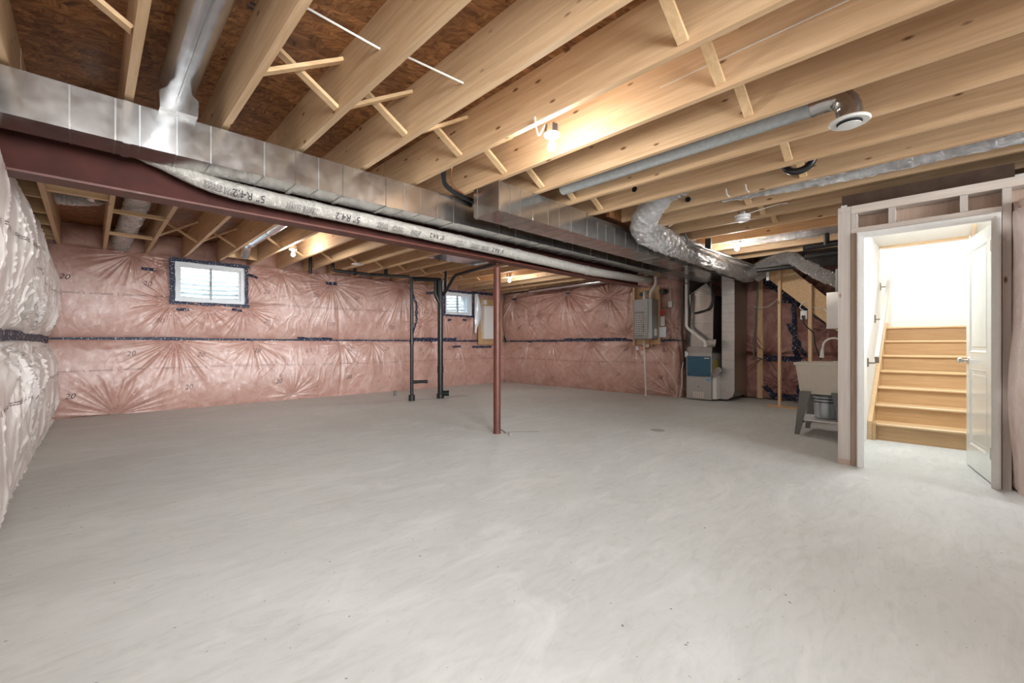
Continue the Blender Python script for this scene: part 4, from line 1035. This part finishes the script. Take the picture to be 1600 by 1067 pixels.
# ------------------------------------------------------------------ upper stair flight seen from below, with posts
uf = thing('upper_stair_flight', 'underside of the wooden upper stair flight sloping behind the laundry tub', 'stairs', (9.1, 1.6, 1.3))
def sl(y): return 1.44+(y-1.45)*.97
obj('stringer', MB().prism([(1.0, sl(1.0)), (2.45, sl(2.45)), (2.45, sl(2.45)+.17), (2.1, 2.55), (1.0, sl(1.0)+.40)], 0, 8.62, 8.66), M['woodx'], uf)
obj('soffit_board', MB().prism([(.90, sl(.9)+.02), (2.5, sl(2.5)+.02), (2.5, sl(2.5)+.05), (.90, sl(.9)+.05)], 0, 8.66, 9.62), M['ply'], uf)
obj('stringer', MB().prism([(.9, sl(.9)), (2.45, sl(2.45)), (2.45, sl(2.45)+.17), (.9, sl(.9)+.30)], 0, 9.60, 9.64), M['woodx'], uf)
obj('support_stud', MB().box(8.53, 8.61, 2.09, 2.13, 0.04, 2.53), M['woodz'], label='left pale stud standing under the upper stair flight', cat='stud')
obj('support_stud', MB().box(8.53, 8.61, 1.64, 1.69, 0.04, 2.10), M['woodz'], label='right pale stud under the upper stair flight, behind the laundry tub', cat='stud')
obj('bottom_plate', MB().box(8.53, 8.62, .98, 2.3, 0, .04), M['joist'], label='wooden floor plate under the two stair studs', cat='plate')
ot = thing('outlet_box', 'white outlet with a black plug on the right stair stud', 'outlet', (8.5, 1.76, 1.55))
obj('box', MB().box(8.49, 8.53, 1.70, 1.79, 1.52, 1.66), M['plastic'], ot)
obj('plug', MB().box(8.45, 8.49, 1.725, 1.765, 1.53, 1.58), M['black'], ot)
cable([(8.46, 1.745, 1.53), (8.46, 1.72, 1.42), (8.46, 1.60, 1.28), (8.46, 1.58, 1.1), (8.46, 1.50, .85)], .010, 'black', 'black power cord hanging from the white outlet')
cable([(8.5, 1.75, 1.66), (8.5, 1.80, 1.72), (8.5, 1.75, 1.80), (8.52, 1.70, 1.80)], .007, 'wire', 'white cable looping into the outlet from above')
cable([(8.48, 1.62, 1.70), (8.3, 1.45, 1.68), (6.9, 1.16, 1.52)], .006, 'wire', 'white cable stretched from the right stud to the metal box')

# ------------------------------------------------------------------ stud wall with the doorway (x = 4.95)
XD = 4.95
wd = thing('wall_stair', None, None, (XD, .2, 0), kind='structure')
def wpart(name, x0, x1, y0, y1, z0, z1, m, lab=None): return obj(name, MB().box(x0, x1, y0, y1, z0, z1), M[m], wd, label=lab)
wpart('stud', XD, XD+.14, .655, .748, .045, 2.31, 'studgrey')
wpart('bottom_plate', XD, XD+.14, .655, .748, 0, .043, 'jambwood')
wpart('plate_end', XD, XD+.14, .655, .748, 2.312, 2.355, 'studgrey')
wpart('stud', XD+.004, XD+.14, .612, .652, 0, 2.105, 'jambwood')
wpart('top_plate', XD, XD+.14, -3.1, .652, 2.285, 2.355, 'plategrey')
wpart('door_header', XD, XD+.14, -.257, .652, 2.108, 2.150, 'plategrey')
for (a, b) in ((.612, .652), (.352, .395), (-.08, -.035), (-.30, -.262)): wpart('cripple_stud', XD+.004, XD+.14, a, b, 2.152, 2.283, 'studgrey')
wpart('stud', XD, XD+.14, -.305, -.258, 0, 2.283, 'studgrey')
wpart('stud', XD, XD+.14, -.95, -.91, 0, 2.283, 'studgrey')
wpart('bottom_plate', XD, XD+.14, -3.1, -.378, 0, .04, 'jambwood')
wpart('backing_sheet', XD+.14, XD+.155, -.265, .66, 2.12, 2.35, 'jambwood')
wpart('backing_sheet', XD+.14, XD+.155, -3.1, -.27, 0, 2.35, 'jambwood')
# insulated part to the right of the doorway
frE = lambda u, v, b: (XD+.10-b, -u, v)
E_ = Blanket(frE, .300, 2.6, .02, 2.17, .016, lambda t: .12+.16*np.sin(PI*np.clip(t, 0, 1))**.5, [(.36, 2.0, .5, .03, 18), (.36, .75, .5, .03, 18), (.4, .05, .3, .02, 14), (.9, 1.2, .5, .03, 16)], .07, .025, (True, False), seed=83, endr=.12)
M['polyE'] = poly('crumpled_poly', (.56, .35, .30), (.64, .44, .38), (.72, .56, .50), .9, (4, 4, 2), (0, 0, 0), .8, .3)
bE = obj('insulation_blanket', E_.mesh(), M['polyE'], label='crumpled plastic-covered insulation at the right edge beside the door', cat='insulation', smooth=True, origin=(XD, -1, 0))
# loose film hanging at the right edge
g = np.zeros((14, 60, 3))
for i in range(14):
    for k in range(60):
        t = k/59; z = 2.04*(1-t)+.03; q = i/13
        bg_ = .45*math.exp(-((t-.02)/.10)**2)+1.0*math.exp(-((t-.66)/.22)**2)+.35*max(0, t-.8)*5*.2
        fold = .020*math.sin(q*9+t*4)+.03*float(vn(t*5, q*4))
        g[i, k] = (XD-.035-.05*bg_-.36*q+.5*fold, -.318+.030*bg_-.055*q+fold*.5, z)
obj('film_sheet', MB().grid(g), M['polyE'], label='loose sheet of plastic film drooping beside the door at the right edge', cat='plastic film', smooth=True)

# ------------------------------------------------------------------ door: frame, brickmould, open leaf
dr = thing('door_1', None, None, (XD, .17, 0), kind='structure')
fm = MB()
yl, yr, zt = .612, -.255, 2.104
jt = .022
fm.box(XD+.0, XD+.13, yl-jt, yl-.002, 0, zt-.0); fm.box(XD+.0, XD+.13, yr+.002, yr+jt, 0, zt); fm.box(XD, XD+.13, yr+jt, yl-jt, zt-jt, zt-.002)
obj('door_frame', fm, M['white'], dr)
for e, (d, xx) in enumerate(((.036, -.020), (.022, -.028), (.010, -.033))):   # stepped casing moulding
    cs = MB(); o0 = jt-.002
    cs.box(XD+xx, XD+.0, yl-o0-d+.002, yl-.002-e*.004, 0, zt-.004*e); cs.box(XD+xx, XD+.0, yr+.002+e*.004, yr+o0+d-.002, 0, zt-.004*e); cs.box(XD+xx, XD+.0, yr+o0+d-.002, yl-o0-d+.002, zt-o0-d, zt-.002-.004*e)
    obj('casing', cs, M['white'], dr)
stp = MB(); stp.box(XD+.07, XD+.085, yl-jt-.014, yl-jt, 0, zt-jt); stp.box(XD+.07, XD+.085, yr+jt, yr+jt+.014, 0, zt-jt)
obj('door_stop', stp, M['white'], dr)
# leaf built in local coords along +x, then placed by rotation
HX, HY = 5.055, -.205
ang = math.atan2(.125, .70)
def leafpt(x, y, z):
    return (HX+x*math.cos(ang)-y*math.sin(ang), HY+x*math.sin(ang)+y*math.cos(ang), z)
def leafbox(x0, x1, y0, y1, z0, z1):
    mb = MB().box(x0, x1, y0, y1, z0, z1); mb.v = [leafpt(*p) for p in mb.v]; return mb
LW, LT, LH = .70, .035, 2.045
lf = obj('door_leaf', leafbox(0, LW, -LT+.008, -.010, .012, LH), M['doorpaint'], dr)
SW = .105
for (a, b, c_, d) in ((0, SW, .012, LH), (LW-SW, LW, .012, LH), (SW, LW-SW, .012, .21), (SW, LW-SW, .885, 1.03), (SW, LW-SW, LH-.115, LH)):
    obj('door_rail', leafbox(a, b, -.010, 0, c_, d), M['doorpaint'], dr)
    obj('door_rail', leafbox(a, b, -LT, -LT+.008, c_, d), M['doorpaint'], dr)
def raised(z0, z1):
    x0, x1 = SW, LW-SW; fr_ = MB()
    def ring(q, y): return [leafpt(x0+q, y, z0+q), leafpt(x1-q, y, z0+q), leafpt(x1-q, y, z1-q), leafpt(x0+q, y, z1-q)]
    fr_.v = ring(-.001, .0005)+ring(.004, .002)+ring(.018, -.0095)+ring(.040, -.0095)+ring(.052, -.0055)+ring(.30, -.0055)[:0]
    for a in (0, 4, 8, 12):
        for k in range(4):
            k2 = (k+1) % 4; fr_._f((a+k, a+4+k, a+4+k2, a+k2))
    fr_._f((16, 17, 18, 19))
    return fr_
obj('door_panel', raised(1.03, LH-.115), M['doorpaint'], dr)
obj('door_panel', raised(.21, .885), M['doorpaint'], dr)
for z in (.20, 1.83):
    hb = obj('hinge', leafbox(-.012, .004, -LT+.002, -.002, z, z+.09), M['nickel'], dr)
    obj('hinge_pin', MB().cyl(leafpt(-.014, .004, z), leafpt(-.014, .004, z+.09), .006, 10), M['nickel'], dr, smooth=True)
obj('rosette', MB().cyl(leafpt(LW-.06, 0, .955), leafpt(LW-.06, .008, .955), .032, 20), M['nickel'], dr, smooth=True)
kp = [leafpt(LW-.06, t, .955) for t in (.008, .03, .04, .052, .064, .072)]
obj('door_knob', MB().tube(kp, [.010, .010, .021, .028, .025, .012], 20), M['nickel'], dr, smooth=True)
obj('latch_plate', leafbox(LW-.001, LW+.0015, -LT+.006, -.006, .90, 1.01), M['nickel'], dr)

# ------------------------------------------------------------------ stairwell shell
YSL, YSR = .70, -.33
XS0 = XD+.14
obj('wall_stairwell_left', MB().box(XS0, 7.6, YSL, YSL+.045, 0, 2.41).box(7.6, 9.25, YSL, YSL+.045, 0, 3.6), M['drywall'], kind='structure')
obj('header_board', MB().box(XS0+.005, XS0+.028, YSR, YSL+.04, 2.36, 2.50), M['gapshade'], ceil)  # dark board standing in for the shaded gap over the top plate
obj('wall_stairwell_right', MB().box(XS0+.02, 7.6, YSR-.10, YSR, 0, 2.41).box(7.6, 9.25, YSR-.10, YSR, 0, 3.6), M['drywall'], kind='structure')
obj('wall_stairwell_end', MB().box(9.25, 9.35, YSR-.1, YSL+.1, 0, 3.6), M['drywall'], kind='structure')
obj('wall_stairwell_front', MB().box(7.60, 7.68, YSR, YSL, 2.43, 3.6), M['drywall'], kind='structure')
obj('ceiling_stairwell', MB().box(XS0+.03, 7.60, YSR, YSL+.045, 2.41, 2.47), M['drywall'], kind='structure')
obj('ceiling_stairwell_upper', MB().box(7.68, 9.25, YSR, YSL, 3.5, 3.6), M['drywall'], kind='structure')
obj('trim_1', MB().box(7.575, 7.69, YSR+.20, YSL-.01, 2.385, 2.412), M['oaknose'], kind='structure')
obj('trim_2', MB().box(6.9, 7.69, YSR+.155, YSR+.185, 2.385, 2.412), M['oaknose'], kind='structure')
# stairs
st_ = thing('staircase', 'oak staircase rising behind the open white door', 'stairs', (7.3, .2, 0))
RS, RN, X0 = .192, .255, 6.50
ys0, ys1 = YSR+.002, YSL-.045
for i in range(7):
    x = X0+RN*i
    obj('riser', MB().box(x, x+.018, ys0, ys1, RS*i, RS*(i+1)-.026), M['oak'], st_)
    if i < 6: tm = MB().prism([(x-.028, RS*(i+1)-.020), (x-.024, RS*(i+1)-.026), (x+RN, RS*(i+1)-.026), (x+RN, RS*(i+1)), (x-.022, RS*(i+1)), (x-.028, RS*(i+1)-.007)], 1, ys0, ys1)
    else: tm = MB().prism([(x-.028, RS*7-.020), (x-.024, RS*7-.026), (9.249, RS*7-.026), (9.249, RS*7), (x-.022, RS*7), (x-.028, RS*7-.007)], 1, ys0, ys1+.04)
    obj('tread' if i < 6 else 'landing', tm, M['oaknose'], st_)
sk = MB().prism([(X0-.055, 0), (X0-.055, .215), (X0+RN*6-.03, RS*7+.06), (X0+RN*6+.3, RS*7+.06), (X0+RN*6+.3, .9), (X0+.2, 0)], 1, ys1+.002, YSL-.002)
obj('skirt_board', sk, M['oaknose'], st_)
obj('skirt_end', MB().box(X0-.06, X0-.018, ys1-.03, ys1, 0, .20), M['oak'], st_)
obj('baseboard_landing', MB().box(9.235, 9.25, YSR, YSL, RS*7, RS*7+.13), M['white'], kind='structure')
# handrail
hr = thing('handrail', 'pale painted handrail on three metal brackets left of the stairs', 'handrail', (7.2, .62, .9))
ra, rb = Vector((6.40, .610, .93)), Vector((8.10, .610, 2.29))
obj('rail', MB().bar(ra, rb, .036, .085), M['railpaint'], hr)
obj('rail_end', MB().bar(ra-(rb-ra).normalized()*.012, ra, .036, .087), M['bronze'], hr)
for t in (.03, .42, .76):
    p = ra.lerp(rb, t)
    bk = obj('bracket', MB().box(p.x-.018, p.x+.018, YSL-.012, YSL-.001, p.z-.13, p.z-.03), M['bronze'], hr)
    obj('bracket_arm', MB().tube(rounded([(p.x, YSL-.012, p.z-.085), (p.x, .625, p.z-.085), (p.x, .612, p.z-.05)], .02), .008, 8), M['bronze'], bk, smooth=True)

# ------------------------------------------------------------------ laundry tub, faucet, pail, metal box
tb = thing('laundry_tub', 'beige plastic laundry tub on grey legs beside the doorway stud', 'sink', (6.5, 1.1, 0))
def ringpts(x0, x1, y0, y1, z, r=.05, n=5):
    out = []
    for (cx_, cy_, a0) in ((x1-r, y1-r, 0), (x0+r, y1-r, PI/2), (x0+r, y0+r, PI), (x1-r, y0+r, 3*PI/2)):
        for k in range(n+1): a = a0+PI/2*k/n; out.append((cx_+r*math.cos(a), cy_+r*math.sin(a), z))
    return out
def shell(rings):
    mb = MB(); n = len(rings[0])
    for r in rings: mb.v += r
    for i in range(len(rings)-1):
        for k in range(n): k2 = (k+1) % n; mb._f((i*n+k, i*n+k2, (i+1)*n+k2, (i+1)*n+k))
    mb._f(tuple(range(n-1, -1, -1)), tuple((len(rings)-1)*n+k for k in range(n)))
    return mb
tx0, tx1, ty0, ty1 = 6.19, 6.78, .815, 1.385
obj('basin', shell([ringpts(tx0+.06, tx1-.06, ty0+.05, ty1-.055, .50), ringpts(tx0+.018, tx1-.018, ty0+.02, ty1-.015, .845), ringpts(tx0, tx1, ty0, ty1, .85), ringpts(tx0, tx1, ty0, ty1, .88), ringpts(tx0+.03, tx1-.03, ty0+.03, ty1-.03, .882), ringpts(tx0+.08, tx1-.08, ty0+.08, ty1-.08, .55)]), M['beige'], tb, smooth=True)
for (sx_, sy_) in ((0, 1), (0, 0), (1, 1), (1, 0)):
    xa = tx0+.035 if sx_ == 0 else tx1-.035; ya = ty1-.10 if sy_ else ty0+.11; yb_ = ty1-.015 if sy_ else ty0+.025
    lg = MB(); s_ = 1 if sy_ else -1
    dxl = -.015 if sx_ == 0 else .015
    lg.v = [(xa+dxl-.012, yb_, 0), (xa+dxl+.012, yb_, 0), (xa+dxl+.012, yb_-s_*.05, 0), (xa+dxl-.012, yb_-s_*.05, 0),
            (xa-.012, ya+s_*.035, .53), (xa+.012, ya+s_*.035, .53), (xa+.012, ya-s_*.08, .53), (xa-.012, ya-s_*.08, .53)]
    lg._f((0, 3, 2, 1), (4, 5, 6, 7), (0, 1, 5, 4), (1, 2, 6, 5), (2, 3, 7, 6), (3, 0, 4, 7))
    obj('leg', lg, M['legs'], tb)
obj('drain_trap', MB().tube(rounded([(6.66, 1.0, .51), (6.66, 1.0, .35), (6.66, .93, .33), (6.66, .90, .42), (6.66, .82, .42)], .04), .02, 10), M['pvc'], tb, smooth=True)
fc = thing('faucet', 'white gooseneck faucet over the laundry tub', 'faucet', (6.4, .87, .88))
obj('spout', MB().tube(spline([(6.36, .90, .88), (6.36, .90, 1.06), (6.34, .95, 1.16), (6.32, 1.03, 1.17), (6.31, 1.09, 1.12), (6.30, 1.105, 1.02)], 6), .011, 12), M['pvc'], fc, smooth=True)
obj('spray_head', MB().cyl((6.30, 1.105, 1.04), (6.30, 1.11, .94), .013, 12, .024), M['plastic'], fc, smooth=True)
obj('base', MB().box(6.32, 6.40, .84, 1.0, .882, .90), M['plastic'], fc)
obj('shelf', MB().box(6.235, 6.735, .845, 1.345, .170, .188), M['white'], tb)
obj('shelf_bracket', MB().prism([(1.27, .168), (1.31, .168), (1.30, .145), (1.28, .145)], 0, 6.25, 6.27), M['black'], tb)
pa = thing('metal_pail', 'silvery ribbed pail standing on the shelf under the laundry tub', 'pail', (6.50, 1.10, .189))
pp = [(.10, 0), (.115, .01)]
for k in range(9): pp.append((.118+.004*(k % 2)+.0015*k, .03+.026*k))
pp += [(.138, .265), (.142, .275), (.128, .277), (.108, .02)]
obj('body', MB().lathe(pp, (6.50, 1.10, .189), 28), M['pailmetal'], pa, smooth=True)
for zz in (.20, .235): obj('band', MB().lathe([(.134, 0), (.138, .006), (.134, .012)], (6.50, 1.10, .189+zz), 28), M['black'], pa)
eb = thing('metal_box', 'bright galvanised service box mounted left of the doorway stud', 'electrical box', (6.6, .9, 1.3))
obj('cabinet', MB().box(6.58, 6.95, .746, 1.11, 1.295, 1.745), M['galv'], eb)
obj('cover', MB().box(6.575, 6.58, .81, 1.105, 1.30, 1.74), M['galv'], eb)
for q in (.95, 1.03): obj('conduit', MB().cyl((6.75, q, 1.745), (6.75, q, 2.05), .014, 10), M['greypvc'], label='short conduit rising from the galvanised box, ' + ('nearer the wall' if q < 1 else 'farther from the wall'), cat='conduit', smooth=True)
obj('board_scrap', MB().prism([(1.40, 0), (1.46, 0), (1.42, .60), (1.39, .60)], 0, 7.2, 7.5), M['galvdull'], label='narrow grey board leaning left of the laundry tub', cat='board')
obj('hanging_tag', MB().box(8.20, 8.205, 2.18, 2.22, 2.18, 2.32), M['paper'], label='small white tag hanging from the thin foil duct', cat='tag')
# left-wall top film over the furring near the beam end is part of the blankets
